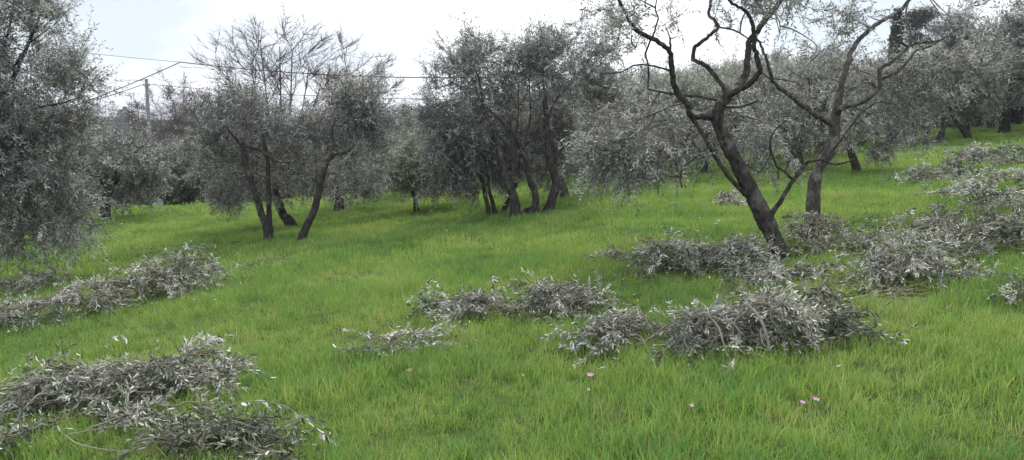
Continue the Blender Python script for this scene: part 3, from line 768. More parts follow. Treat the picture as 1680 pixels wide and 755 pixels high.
for i, (px, dp, sc, kd) in enumerate(row):
    where = ('left of the leaning dark tree' if px < 1130 else 'seen through the limbs of the leaning dark tree' if px < 1330 else 'behind the grey forked tree' if px < 1470 else
             'between the skyline cypress and the right edge' if px < 1620 else 'at the right edge behind the tall dark olive')
    place_olive(kd, at_depth(px, dp), sc, i * 1.93, 'silvery olive %s, %s' % (where, 'nearer back row' if dp < 33 else 'farther back row' if dp < 45 else 'farthest back row'), g1)
g2 = 'olives beyond the meadow edge'
row = [(640, 33, 1.1, 3), (715, 27, 1.0, 1), (745, 31, 1.15, 0), (790, 36, 1.25, 4), (850, 30, 1.1, 2), (900, 37, 1.3, 3), (955, 31, 1.15, 1), (985, 43, 1.4, 0), (690, 45, 1.2, 2), (620, 48, 1.2, 4), (735, 50, 1.3, 3), (835, 46, 1.4, 1),
       (345, 40, 1.2, 1), (600, 40, 1.05, 1), (500, 42, 1.2, 0), (255, 48, 1.2, 4), (60, 42, 1.3, 3), (110, 50, 1.2, 0), (185, 60, 1.3, 2), (655, 62, 1.3, 0), (705, 70, 1.4, 1), (560, 60, 1.4, 3)]
for i, (px, dp, sc, kd) in enumerate(row):
    where = ('behind the overhanging left crown and the bent trunk' if px < 300 else 'behind the left olive pair' if px < 605 else 'round the small pale young olive' if px < 760 else 'behind the central olive cluster')
    place_olive(kd, at_depth(px, dp), sc, 0.7 + i * 2.31, 'hazy grey olive %s, %s' % (where, 'nearer row' if dp < 34 else 'farther row' if dp < 47 else 'farthest row'), g2)

# ------------------------------------------------------------------ bare trees
def bare_tree(label, base, stems, levels, seed, thick=.07, height=6.0, group=None, fan=.6, dens=1.0):
    global rng
    old = rng; rng = np.random.default_rng(seed)
    t = thing('bare_tree', label, 'tree', base, group)
    lines = []
    for (dx, dy, h) in stems:
        h = h * .88
        ln = np.array([[dx * .05, dy * .05, -.2], [dx * .2, dy * .2, h * .25], [dx * .55, dy * .5, h * .55], [dx, dy, h]]) + np.array([[0, 0, 0]] * 2 + [list(rng.normal(0, .15, 3)), [0, 0, 0]])
        me, p, r = limb_mesh(ln, thick, .024, 7, 'bare'); link('trunk', me, t); lines.append(p)
    mb = MB()
    cur = np.concatenate([p[int(len(p) * .30):] for p in lines]); ctr = np.array([0, 0, height * .45])
    curd = np.concatenate([np.gradient(p, axis=0)[int(len(p) * .30):] for p in lines])
    nk = [int(70 * dens), int(600 * dens), int(4200 * dens)]; ln_ = [height * .23, height * .13, height * .07]; rd = [.021, .012, .0085]
    for lv in range(levels):
        idx = rng.integers(0, len(cur), nk[lv]); s = cur[idx]; tg = unit(curd[idx])
        d = tg * .75 + rng.normal(0, fan, tg.shape) + .3 * unit(s - ctr); d[:, 2] = np.abs(d[:, 2]) * .55 + .02
        L = rng.uniform(.5, 1.15, len(s)) * ln_[lv]
        pts = grow(s, d, L, 6, -.55, .38)
        tubes(mb, pts, np.linspace(rd[lv], rd[lv] * .4, 7)[None] * np.ones((len(s), 1)), 4 if lv == 0 else 3, cap=False)
        cur = pts[:, 2:].reshape(-1, 3); curd = np.gradient(pts, axis=1)[:, 2:].reshape(-1, 3)
    c = link('branches', mb.mesh('branches', 'bare'), t); tag(c, kind='stuff')
    rng = old
    return t
bare_tree('tall leafless tree with fanned branches above the olives on the left', at_depth(455, 35), [(-1.9, .2, 6.8), (-1.2, .3, 7.9), (-.5, -.3, 8.6), (.2, .2, 8.8), (.9, -.3, 8.5), (1.5, .2, 7.8), (2.0, 0, 6.6)], 3, 21, height=8.4, dens=1.5)
bare_tree('smaller leafless tree right of the tall bare one', at_depth(572, 35), [(-.8, .2, 6.4), (0, 0, 7.3), (.7, 0, 7.2), (1.4, -.2, 6.2)], 3, 22, height=7.2, thick=.07)
bare_tree('brownish leafless tree just right of the utility pole', at_depth(300, 42), [(-1.4, 0, 5.6), (-.6, .4, 6.6), (.4, -.3, 6.6), (1.2, .2, 5.8)], 3, 23, height=6.2, dens=1.3, fan=.7)
bare_tree('low leafless tree left of the utility pole, over brown scrub', at_depth(262, 45), [(-1.2, 0, 5.4), (0, .3, 5.8), (1.2, 0, 5.6)], 3, 24, height=5.6, dens=1.1, fan=.8)
bare_tree('leafless brown tree inside the thicket behind the left olive pair', at_depth(350, 38), [(-1.2, 0, 5.0), (0, .4, 5.4), (1.0, .2, 5.4)], 3, 25, height=5.2, dens=1.2, fan=.8)

# ------------------------------------------------------------------ dark evergreens, cypresses, pine
def leafy_mass(name, label, cat, base, lobes, n, ll, lw, mat, stems=True, group=None, seed=3, up=.2):
    global rng
    old = rng; rng = np.random.default_rng(seed)
    t = thing(name, label, cat, base, group)
    mbs = MB(); tops = np.array([l[:3] for l in lobes], float)
    foot = np.zeros_like(tops); foot[:, :2] = tops[:, :2] * .15; foot[:, 2] = -.15
    c = bez(foot, (foot + tops) / 2 + rng.normal(0, .1, tops.shape), tops, 5)
    tubes(mbs, c, np.linspace(.06, .02, 6)[None] * np.ones((len(c), 1)), 6)
    link('trunk' if cat == 'tree' else 'stem', mbs.mesh('stem', 'bark'), t)
    mb = MB(); p = sample_lobes(lobes, n, 3.0)
    d = unit(rng.normal(0, 1, p.shape) + np.array([0, 0, up]))
    sp = grow(p, d, rng.uniform(.15, .4, n) * ll / .1, 3, .2, .4)
    leaves_on(mb, sp, 5, ll, lw, .45, .25)
    o = link('crown' if cat == 'tree' else 'foliage', mb.mesh('crown', mat), t); tag(o, kind='stuff')
    rng = old
    return t
leafy_mass('evergreen_bush', 'low dark evergreen bush in shade at the meadow edge, left of the olive pair', 'bush', at_depth(345, 34.5), [(-.8, 0, .8, .9, .8, 1.0), (.5, .2, .9, .9, .8, 1.1), (-1.7, .3, .5, .7, .7, .7), (1.5, .2, .6, .8, .8, .8)], 900, .11, .05, 'evergreen', seed=31)
leafy_mass('evergreen_bush', 'tall dark evergreen bush in the thicket behind the left olive pair', 'bush', at_depth(400, 37.5), [(-.8, 0, 1.5, 1.0, .8, 1.5), (.7, .2, 1.7, 1.0, .8, 1.6), (2.0, .2, 1.1, .9, .8, 1.2)], 1100, .11, .05, 'evergreen', seed=32)
leafy_mass('evergreen_bush', 'dark evergreen bush at the meadow edge behind the utility pole', 'bush', at_depth(262, 39.5), [(-.8, 0, 1.0, .9, .8, 1.0), (.7, .2, 1.2, 1.0, .8, 1.1)], 800, .11, .05, 'evergreen', seed=33)
leafy_mass('evergreen_bush', 'dark undergrowth bush at the meadow edge behind the bent trunk', 'bush', at_depth(205, 36.5), [(-.8, 0, .6, .9, .8, .7), (.8, .2, .7, 1.0, .8, .8)], 700, .11, .05, 'evergreen', seed=34)

for i, (px, dp) in enumerate([(1560, 46), (1610, 49), (1655, 52), (1700, 47), (1500, 52), (1745, 50), (1640, 44), (1450, 50), (1390, 53), (1330, 50), (1270, 52), (1225, 47), (1180, 50), (1120, 48)]):
    leafy_mass('evergreen_bush', 'dark undergrowth bush behind the olive trunks at the top of the right slope', 'bush', at_depth(px, dp), [(-1.3, 0, .8, 1.3, 1.0, 1.0), (1.2, .2, .9, 1.3, 1.0, 1.1), (0, .3, 1.3, 1.4, 1.0, 1.2)], 420, .16, .075, 'wood', seed=60 + i, group='undergrowth at the top of the right slope')

def cypress(label, base, h, w, seed, group=None):
    global rng
    old = rng; rng = np.random.default_rng(seed)
    t = thing('cypress_tree', label, 'tree', base, group)
    mb = MB(); tubes(mb, np.array([[0, 0, -.3], [0, 0, h * .5], [0, 0, h * .96]]), np.array([.16, .1, .02]), 8); link('trunk', mb.mesh('trunk', 'bark'), t)
    n = 1500; u = rng.random(n); z = h * (.06 + .94 * u); r = w * np.minimum(1, (1 - u) * 2.2) ** .6 * np.minimum(1, u * 8 + .35) * rng.uniform(.55, 1.05, n)
    a = rng.random(n) * 6.283; p = np.stack([r * np.cos(a), r * np.sin(a), z], -1)
    d = np.stack([np.cos(a) * .35, np.sin(a) * .35, np.ones(n)], -1)
    mb = MB(); leaves_on(mb, grow(p, d, np.full(n, h * .05), 2, 0, .2), 3, h * .028, h * .012, .35, .3, spread=30, hang=0)
    tag(link('crown', mb.mesh('crown', 'evergreen'), t), kind='stuff')
    rng = old
    return t
def top_height(px, py, dep):
    return float(P(px, py, dep)[2] - ground_at(px, dep)[2])
cypress('narrow dark cypress on the skyline at the upper right', at_depth(1461, 68), top_height(1461, 26, 68), .42, 41)
cypress('lone slim cypress on the skyline between the left trees and the central cluster', at_depth(665, 120), top_height(665, 178, 120), .75, 42)
cypress('short dark conifer on the far hill skyline, left of the utility pole', at_depth(207, 330), top_height(207, 177, 330), 2.2, 43)
cypress('smaller conifer touching the left side of the far hill skyline conifer', at_depth(199, 335), top_height(199, 181, 335), 1.9, 44)
pb = at_depth(1497, 72); ph = top_height(1497, 12, 72)
leafy_mass('pine_tree', 'dark flat-topped pine right of the skyline cypress at the upper right', 'tree', pb, [(-.5, 0, ph - 1.2, 1.1, 1.0, .9), (.6, 0, ph - .7, 1.0, 1.0, .6), (1.5, .2, ph - 1.9, .7, .7, .35), (-.6, 0, ph - 2.6, .8, .8, .6), (.3, 0, ph - 3.2, 1.0, 1.0, .6)], 1600, .16, .06, 'evergreen', seed=45)

# far wooded hillside: one mass nobody could count
def far_wood():
    global rng
    old = rng; rng = np.random.default_rng(51)
    mb = MB(); n = 3000
    y = 85 + 440 * rng.random(n) ** .8; x = (-.80 + 1.0 * rng.random(n)) * y
    for xi, yi in zip(x, y):
        r = rng.uniform(1.5, 3.0); z0 = float(H(xi, yi)); m = 46
        d = unit(rng.normal(0, 1, (m, 3))); d[:, 2] = np.abs(d[:, 2]) * 1.1 - .25
        p = np.array([xi, yi, z0 + r * .7]) + d * r * rng.uniform(.75, 1.1, (m, 1)) * np.array([1, 1, rng.uniform(.8, 1.2)])
        nn = unit(d + rng.normal(0, .35, (m, 3))); ax = unit(np.cross(nn, rng.normal(0, 1, (m, 3))))
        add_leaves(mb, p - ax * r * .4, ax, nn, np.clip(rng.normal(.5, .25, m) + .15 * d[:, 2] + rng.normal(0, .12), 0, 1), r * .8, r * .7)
    rng = old
    tag(link('distant_wood', mb.mesh('distant_wood', 'wood', smooth=False)), 'grey green olive groves and woods covering the far hill', 'woodland', kind='stuff')
far_wood()

# ------------------------------------------------------------------ utility pole, cables, tank
PD = 39.0
pb = at_depth(245, PD); pole_h = top_height(245, 131, PD)
t = thing('utility_pole', 'pale concrete utility pole at the left edge of the meadow', 'pole', pb)
mb = MB(); tubes(mb, np.array([[0, 0, -.4], [0, 0, pole_h * .5], [0, 0, pole_h]]), np.array([.115, .095, .075]), 14); link('shaft', mb.mesh('shaft', 'concrete'), t)
mb = MB(); tubes(mb, np.array([[0, 0, pole_h - .02], [0, 0, pole_h + .05]]), np.array([.09, .075]), 14); link('cap', mb.mesh('cap', 'metal'), t)
mb = MB(); tubes(mb, np.array([[-.16, -.02, pole_h - .28], [.16, -.02, pole_h - .28]]), np.array([.03, .03]), 8); link('bracket', mb.mesh('bracket', 'metal'), t)
for sx in (-1, 1):
    mb = MB(); tubes(mb, np.array([[sx * .14, -.02, pole_h - .28], [sx * .14, -.02, pole_h - .23], [sx * .14, -.02, pole_h - .18]]), np.array([.03, .045, .025]), 10); link('insulator', mb.mesh('insulator', 'plastic'), t)

def cable(label, a, b, sag, r=.018, n=26):
    u = np.linspace(0, 1, n)[:, None]
    p = a * (1 - u) + b * u; p[:, 2] -= (4 * sag * u * (1 - u))[:, 0]
    mb = MB(); tubes(mb, p, np.full(n, r), 6)
    o = link('overhead_cable', mb.mesh('cable', 'rubber', p[0]), None, p[0]); return tag(o, label, 'cable')
pt = pb + np.array([0, -.02, pole_h - .22])
knot = P(296, 102, 36.0)
cable('thin upper cable running from the upper left sky to the junction near the pole', P(20, 72, 38), knot, .05, .010)
cable('thick cable sagging from the junction right across the sky to the central olives', knot, P(1010, 118, 33), .45, .022)
cable('upper of the two cables dropping from the junction to the left crown', knot, P(40, 202, 35), .12, .020)
cable('lower cable dropping from the pole top to the left crown', pt + (-.14, 0, 0), P(40, 190, 37), .15, .018)
cable('lower cable running from the pole top to the right behind the bare trees', pt + (.14, 0, 0), P(1010, 160, 34), .35, .014)
# water tank beside the pole
tb = at_depth(252, 34.2)
tb = tb + np.array([0, 0, .0])
tz = float(P(252, 343, 34.2)[2] - tb[2])
t = thing('water_barrel', 'small pale green barrel at the foot of the utility pole', 'barrel', tb)
z0 = 0.0; hh = max(.36, tz + .36)
mb = MB(); tubes(mb, np.array([[0, 0, z0 - .02], [0, 0, z0 + .03], [0, 0, hh * .3], [0, 0, hh * .34], [0, 0, hh * .66], [0, 0, hh * .7], [0, 0, hh * .95], [0, 0, hh]]), np.array([.27, .30, .315, .335, .335, .315, .29, .25]) * .72, 20); link('body', mb.mesh('body', 'plastic'), t)
mb = MB(); tubes(mb, np.array([[0, 0, hh + .002], [0, 0, hh + .05], [0, 0, hh + .07]]), np.array([.27, .27, .2]) * .72, 20); link('lid', mb.mesh('lid', 'plastic'), t)

# ------------------------------------------------------------------ prunings: heaps of cut branches
def mound(u, v): 
    r2 = u * u + v * v
    return np.sqrt(np.clip(1 - r2, 0, 1))

CLUMPS = []
def brush_pile(label, clumps, tint=.52, seed=0, ll=.052, lw=.0100, spike=.2, name='brush_pile'):
    """clumps: (px, py of the foot of the mound's middle, half width m, half depth m, height m, axis angle deg, branches)"""
    global rng
    old = rng; rng = np.random.default_rng(900 + seed)
    base = G(clumps[0][0], clumps[0][1])
    t = thing(name, label, 'brush pile', base); CLUMPS.extend(clumps)
    for (px, py, hw, hd, hh, ang, nb) in clumps:
        hh = hh * .72
        c = G(px, py); a = math.radians(ang); ex = np.array([math.cos(a), math.sin(a)]); ey = np.array([-ex[1], ex[0]])
        main = rng.normal(0, .35)
        for b in range(nb):
            u0, v0 = np.clip(rng.normal(0, .5, 2), -1.05, 1.05)
            stray = rng.random() < .26; bare = rng.random() < .38
            if stray: u0, v0 = u0 * 2.0, v0 * 1.7
            L = rng.uniform(.45, 1.2) * (0.32 + .5 * hw) * (1.25 if bare else 1.0); k = 9
            da = main + rng.normal(0, .6) + (math.pi if rng.random() < .4 else 0)
            zr = (rng.uniform(.12, 1.2) ** .7) * (.35 if stray else 1.0); s = (np.linspace(-.5, .5, k)) * L
            bend = rng.normal(0, .5)
            uu = u0 * hw * .72 + s * math.cos(da) - bend * s * s * math.sin(da); vv = v0 * hd * .72 + s * math.sin(da) * min(1, hd / .3) + bend * s * s * math.cos(da) * .6
            xy = c[:2] + uu[:, None] * ex + vv[:, None] * ey
            z = zr * hh * mound(uu / (hw * 1.15), vv / (hd * 1.15)) + .03 + .02 * rng.random()
            if bare: z = z + .055
            if rng.random() < spike: z = z + np.linspace(0, 1, k) ** 2 * rng.uniform(.04, .18)
            p = np.concatenate([xy, (H(xy[:, 0], xy[:, 1]) + z)[:, None]], 1); p[1:-1] += rng.normal(0, .012, (k - 2, 3))
            thick = rng.uniform(.004, .010) * (1.1 if bare else 1)
            mb = MB(); tubes(mb, p, np.linspace(thick, .0028, k), 5, lump=.04)
            ns = int(3 + 3 * L) if bare else int((6 if stray else 10) + 9 * L)
            tt = rng.uniform(.45 if bare else .10, 1.0, ns) * (k - 1); i = np.minimum(tt.astype(int), k - 2); f = (tt - i)[:, None]
            S = p[i] * (1 - f) + p[i + 1] * f; tg = unit(p[i + 1] - p[i])
            D = tg * 1.0 + rng.normal(0, .55, tg.shape); D[:, 2] = D[:, 2] * .38 + .02
            sp = grow(S, D, rng.uniform(.08, .27, ns), 4, .3, .6)
            gz = H(sp[..., 0], sp[..., 1]) + .015; sp[..., 2] = np.maximum(sp[..., 2], gz)
            tubes(mb, sp, np.linspace(.0026, .0013, 5)[None] * np.ones((ns, 1)), 3, cap=False)
            br = link('branch', mb.mesh('branch', 'twig_cut', base), t)
            ml = MB(); leaves_on(ml, sp, 8, ll, lw, np.clip(rng.normal(tint - .01, .24), .05, .97), .30, fine=True, spread=36, hang=.05, keep=.85)
            tag(link('leaves', ml.mesh('leaves', 'pruned', base), br), kind='stuff')
        for b in range(max(1, nb // 5)):                       # leafy sprays reaching out of the heap
            q = rng.random() * 6.283; rr_ = rng.uniform(.35, .9); uu, vv = rr_ * hw * math.cos(q), rr_ * hd * math.sin(q)
            xy = c[:2] + uu * ex + vv * ey; o_ = unit(np.cos(q) * ex + np.sin(q) * ey + rng.normal(0, .4, 2))
            S = np.array([[xy[0], xy[1], float(H(*xy)) + .03 + .6 * hh * math.sqrt(1 - rr_ ** 2)]]); L = rng.uniform(.22, .5)
            p = grow(S, np.array([[o_[0], o_[1], rng.uniform(.10, .55)]]), np.array([L]), 8, rng.uniform(.7, 1.7), .3)
            p[..., 2] = np.maximum(p[..., 2], H(p[..., 0], p[..., 1]) + .03)
            ns = int(rng.integers(2, 6)); i = rng.integers(2, 8, ns); D = unit(p[0, i] - p[0, i - 1]) + rng.normal(0, .45, (ns, 3))
            sp = grow(p[0, i], D, rng.uniform(.08, .2, ns), 8, .5, .4); allp = np.concatenate([p, sp])
            mb = MB(); tubes(mb, p, np.linspace(.0042, .0014, 9)[None], 5); tubes(mb, sp, np.linspace(.0022, .0012, 9)[None] * np.ones((ns, 1)), 3, cap=False)
            br = link('branch', mb.mesh('branch', 'twig_cut', base), t)
            ml = MB(); leaves_on(ml, allp, 9, ll * 1.05, lw * 1.1, np.clip(rng.normal(tint, .28), .05, .97), .28, fine=True, spread=40, hang=.12, keep=.9)
            tag(link('leaves', ml.mesh('leaves', 'pruned', base), br), kind='stuff')
    rng = old
    return t

brush_pile('large long heap of silvery cut olive branches at the middle left', [(300, 478, .55, .55, .55, 30, 36), (235, 492, .50, .45, .48, 15, 24), (140, 515, .60, .36, .34, 12, 24), (35, 540, .60, .32, .30, 8, 22)], seed=1)
brush_pile('low scatter of cut olive twigs at the left edge under the overhanging crown', [(80, 470, .5, .35, .20, 0, 9), (10, 487, .5, .4, .24, 0, 9)], seed=2, tint=.48)
brush_pile('dense heap of cut olive branches at the lower left corner', [(230, 662, .36, .20, .32, 4, 24), (110, 668, .30, .20, .32, 0, 18), (315, 640, .24, .22, .34, 25, 16), (200, 705, .30, .14, .10, 0, 6), (60, 690, .2, .2, .25, 30, 6)], seed=3, tint=.6)
brush_pile('darker cut olive branches spreading at the bottom left edge of the picture', [(320, 745, .28, .16, .12, 0, 16), (400, 738, .20, .12, .10, -20, 9), (455, 757, .14, .10, .06, -30, 3)], seed=4, tint=.18)
brush_pile('straggling cut branches in the extreme lower left corner', [(12, 690, .18, .2, .28, 60, 6), (15, 745, .25, .2, .10, 40, 4)], seed=5, tint=.5)
brush_pile('small lone clump of cut olive twigs in the grass near the bottom centre', [(612, 586, .18, .09, .08, 0, 5), (675, 582, .20, .10, .12, 10, 6)], seed=6, tint=.62)
brush_pile('low double heap of cut olive branches in the middle of the meadow', [(785, 522, .27, .20, .22, 0, 17), (905, 518, .38, .24, .30, 6, 28), (960, 520, .2, .2, .16, 0, 6), (715, 515, .2, .14, .10, -10, 4)], seed=7, tint=.55)
brush_pile('biggest bright heap of cut olive branches in front of the leaning tree', [(1150, 578, .36, .24, .28, 10, 30), (1245, 568, .34, .26, .38, -6, 32), (1225, 535, .26, .20, .30, 0, 12)], seed=8, tint=.62)
brush_pile('smaller bright heap at the left end of the front row of prunings', [(1018, 566, .24, .20, .24, 15, 20)], seed=9, tint=.6)
brush_pile('dark green clump of cut twigs right of the biggest front heap', [(1370, 552, .17, .16, .24, -20, 15), (1335, 520, .16, .16, .2, 0, 6)], seed=10, tint=.36)
brush_pile('wide heap of cut branches left of the leaning trunk', [(1205, 452, .42, .36, .42, 0, 28), (1150, 440, .3, .3, .3, 0, 12), (1085, 455, .32, .30, .42, 0, 24), (1015, 432, .24, .24, .12, 0, 5)], seed=11, tint=.5)
brush_pile('heap of cut branches between the leaning trunk and the grey forked tree', [(1335, 412, .55, .45, .44, 0, 32), (1410, 418, .40, .34, .24, 0, 9)], seed=12, tint=.42)
brush_pile('heap of cut branches right of the two front trunks', [(1485, 466, .38, .30, .42, 14, 28), (1540, 440, .34, .3, .30, 20, 10), (1500, 412, .5, .35, .2, 10, 8), (1592, 466, .16, .14, .12, 0, 4), (1440, 440, .4, .3, .12, 0, 7), (1530, 385, .6, .4, .16, 10, 8)], seed=13, tint=.54)
brush_pile('thick mat of cut branches at the right edge of the meadow', [(1635, 418, .55, .40, .40, 0, 28), (1715, 412, .5, .4, .36, 0, 12), (1555, 392, .4, .3, .2, 0, 7), (1540, 372, .3, .3, .34, 50, 5), (1600, 380, .6, .4, .14, 0, 8), (1650, 355, .6, .5, .16, 0, 9)], seed=14, tint=.46)
brush_pile('thin spread of cut twigs high on the right slope', [(1530, 300, .7, .7, .40, 20, 16), (1610, 280, 1.0, .8, .55, 10, 22), (1680, 272, .9, .8, .5, 0, 16), (1640, 312, .9, .5, .3, -20, 14), (1565, 332, .9, .5, .2, 10, 10), (1655, 340, .7, .4, .2, 0, 9), (1600, 255, .7, .6, .4, 0, 10)], seed=15, tint=.52, ll=.068, lw=.015)
brush_pile('small pale heap of prunings seen past the leaning trunk, on the slope behind', [(1195, 338, .42, .3, .26, 0, 13)], seed=16, tint=.66, ll=.068, lw=.015)
brush_pile('lone dark cut branch end entering at the right edge', [(1684, 502, .13, .13, .14, 0, 6)], seed=17, tint=.3)
brush_pile('few cut twigs lying alone in the grass in front of the olive pair', [(445, 442, .25, .12, .07, 15, 3)], seed=18, tint=.55)
brush_pile('trailing twigs and leaves on the ground between the front heap and the trunk', [(1320, 466, .5, .3, .16, 10, 13), (1245, 478, .2, .25, .30, 70, 7)], seed=19, tint=.5)

# single cut branches that stand out, with their leaves one by one
def lone_branch(label, line, r0, r1, nleaf, seed, leaf_from=.3, dark=.5, mat='twig_cut', ll=.065, lw=.017):
    global rng
    old = rng; rng = np.random.default_rng(seed)
    pts = np.array([P(a, b, c) for a, b, c in line]); base = pts[0].copy(); base[2] = float(H(base[0], base[1]))
    t = thing('cut_branch', label, 'branch', base)
    p = smooth_line(pts, 6); mb = MB(); tubes(mb, p, np.linspace(r0, r1, len(p)), 7, lump=.05)
    link('stem', mb.mesh('stem', mat, base), t)
    for q in range(nleaf):
        u = leaf_from + (1 - leaf_from) * (q + .5) / nleaf; x = u * (len(p) - 1); i = min(int(x), len(p) - 2)
        s = p[i] + (p[i + 1] - p[i]) * (x - i); tg = unit(p[i + 1] - p[i]); sd = unit(np.cross(tg, [0, 0, 1]) * (1 if q % 2 else -1) + rng.normal(0, .4, 3))
        ax = unit(tg * .6 + sd * .6 + np.array([0, 0, -.75]) + rng.normal(0, .25, 3))[None]; nn = unit(rng.normal(0, 1, (1, 3)))
        ml = MB(); add_leaves(ml, s[None], ax, nn, np.array([rng.choice([.1, .35, .9, 1.0]) if dark < .9 else .9]), ll, lw, True)
        link('leaf', ml.mesh('leaf', 'pruned', base), t)
    rng = old
    return t
def gd(px, py): return float(G(px, py)[1])
d0 = gd(400, 745)
lone_branch('arching cut sprig with hanging leaves reaching over the grass at the lower left', [(335, 690, d0), (355, 674, d0 - .02), (395, 661, d0 - .05), (432, 659, d0 - .08), (470, 668, d0 - .10), (500, 688, d0 - .12), (525, 708, d0 - .14), (548, 724, d0 - .15)], .0045, .0016, 34, 71, .15)
d0 = gd(60, 690)
lone_branch('thick sawn branch standing up at the left end of the lower left heap', [(68, 690, d0), (64, 660, d0), (61, 628, d0)], .022, .020, 0, 72, mat='bark_pale')
lone_branch('thin forked stick rising left of the sawn branch in the lower left heap', [(22, 690, d0), (34, 650, d0), (44, 605, d0), (46, 580, d0 - .05)], .011, .004, 10, 73, .5)
d0 = gd(120, 735)
lone_branch('long thin green cut shoot curving along the grass at the bottom left', [(107, 714, d0), (125, 727, d0 - .1), (160, 736, d0 - .15), (200, 741, d0 - .18), (235, 743, d0 - .2)], .005, .003, 0, 74)
lone_branch('thin cut shoot slanting up right below the lower left heap', [(107, 714, d0), (150, 706, d0), (200, 698, d0), (245, 693, d0)], .0045, .0025, 0, 75)
d0 = gd(1195, 590) - .22
lone_branch('pale sawn stick sloping down the front of the biggest heap', [(1194, 589, d0 - .05), (1186, 560, d0 - .02), (1178, 536, d0 + .05), (1162, 518, d0 + .12)], .008, .005, 0, 76, mat='stick')
lone_branch('thick pale bent branch on the right of the biggest heap', [(1263, 578, d0 - .02), (1258, 552, d0), (1248, 525, d0 + .05), (1235, 508, d0 + .1), (1224, 498, d0 + .15)], .011, .007, 0, 77, mat='stick')
d0 = gd(1545, 497)
lone_branch('short bright split stick lying on the grass at the right', [(1514, 504, d0), (1530, 499, d0), (1546, 494, d0)], .012, .009, 0, 78, mat='cutwood')
d0 = gd(1385, 450)
lone_branch('dark cut branch lying on the ground right of the trunks', [(1352, 432, d0), (1370, 437, d0), (1390, 446, d0), (1408, 454, d0 - .05)], .016, .010, 0, 79, mat='bark')
lone_branch('dark forked cut branch sticking up out of the prunings on the right', [(1458, 405, gd(1458, 420)), (1472, 380, gd(1458, 420)), (1485, 358, gd(1458, 420)), (1496, 341, gd(1458, 420))], .016, .008, 12, 80, .6)
d0 = gd(190, 600)
lone_branch('small pale leaved sprig curling up behind the lower left heap', [(163, 590, d0), (168, 570, d0), (182, 556, d0), (200, 549, d0), (208, 556, d0)], .003, .0014, 12, 81, .2, dark=1.0)
d0 = gd(340, 420)
lone_branch('pale drooping sprig at the right tip of the long left heap', [(300, 440, d0), (318, 408, d0), (336, 398, d0), (354, 402, d0)], .005, .002, 14, 82, .3, dark=1.0)
d0 = gd(710, 500)
lone_branch('upright leafy sprig at the left end of the meadow heap', [(740, 515, d0), (728, 480, d0), (715, 460, d0), (704, 458, d0)], .005, .002, 18, 83, .3)
d0 = gd(805, 505)
lone_branch('dark upright sprig in the middle of the meadow heap', [(800, 512, d0), (806, 485, d0), (808, 462, d0), (810, 452, d0)], .005, .002, 22, 84, .3)

# ------------------------------------------------------------------ flowers, weeds, a dead leaf
def flower(label, px, py, size, mat, center, foot_drop=.13, seed=1):
    global rng
    old = rng; rng = np.random.default_rng(seed)
    g = G(px, py + 0.0)
    # the head stands above the grass: find the foot a little nearer along the same line of sight
    dep = g[1] * (1 - foot_drop / (CAM[2] - g[2])); head = P(px, py, dep); foot = np.array([head[0], head[1], float(H(head[0], head[1]))])
    t = thing('anemone_flower', label, 'flower', foot)
    mb = MB(); tubes(mb, np.array([foot + (0, 0, -.02), (foot + head) / 2 + (.008, .0, 0), head]), np.array([.0022, .002, .0018]), 5); link('stem', mb.mesh('stem', 'stem', foot), t)
    tilt = np.array([0, -.35, 0])
    for i in range(7):
        a = i * 6.283 / 7 + rng.normal(0, .1); ax = unit(np.array([math.cos(a), math.sin(a), .45]) + np.array([0, 0, .35]) * math.sin(a))[None]
        ml = MB(); add_leaves(ml, head[None], ax, unit(np.cross(ax, np.cross([[0, -.4, 1]], ax))), np.array([.5]), size, size * .55, True); link('petal', ml.mesh('petal', mat, foot), t)
    mb = MB(); tubes(mb, np.array([head, head + (0, 0, .004), head + (0, 0, .009)]), np.array([.004, .006, .002]), 8); link('flower_centre', mb.mesh('centre', center, foot), t)
    rng = old
flower('bright pink anemone in the grass below the front heaps, upper of two', 968, 616, .026, 'petal', 'yellow', seed=1)
flower('tiny pink anemone right below the bright pink one', 966, 640, .013, 'petal', 'yellow', seed=2)
flower('small pale pink anemone in the foreground grass between the upper pair and the right pair', 1135, 666, .017, 'petal', 'yellow', seed=3)
flower('pink anemone in the right foreground grass, left of two side by side', 1317, 661, .018, 'petal', 'yellow', seed=4)
flower('pink anemone in the right foreground grass, right of two side by side', 1339, 656, .020, 'petal', 'yellow', seed=5)

proto_d = None
for i in range(26):
    q = rng.random()
    if q < .7: px, py = rng.uniform(930, 1180), rng.uniform(340, 395)
    elif q < .85: px, py = rng.uniform(360, 720), rng.uniform(400, 470)
    else: px, py = rng.uniform(700, 950), rng.uniform(370, 440)
    g = G(px, py)
    if proto_d is None:
        mb = MB()
        for k in range(8):
            a = k * 6.283 / 8; ax = unit(np.array([[math.cos(a), math.sin(a), .25]])); add_leaves(mb, np.array([[0, 0, .17]]), ax, np.array([[0, 0, 1.0]]), np.array([.5]), .017, .011)
        tubes(mb, np.array([[0, 0, -.02], [.01, 0, .1], [0, 0, .17]]), np.array([.002, .002, .002]), 4, mat=1)
        proto_d = mb.mesh('daisy', ['petal_white', 'stem'])
    o = link('daisy', proto_d, None, g); o.rotation_euler = (rng.normal(0, .2), rng.normal(0, .2), rng.random() * 6); s = rng.uniform(.7, 1.25); o.scale = (s, s, s)
    tag(o, 'tiny white daisy speck in the open grass of the middle meadow', 'flower', 'white flower specks in the meadow')
for i, (px, py, lb) in enumerate([(858, 616, 'tiny yellow flower in the foreground grass left of the bright pink anemone'), (1046, 494, 'yellow flower in the grass at the left end of the front heaps')]):
    flower(lb, px, py, .012, 'yellow', 'yellow', seed=20 + i)
g = G(674, 630)
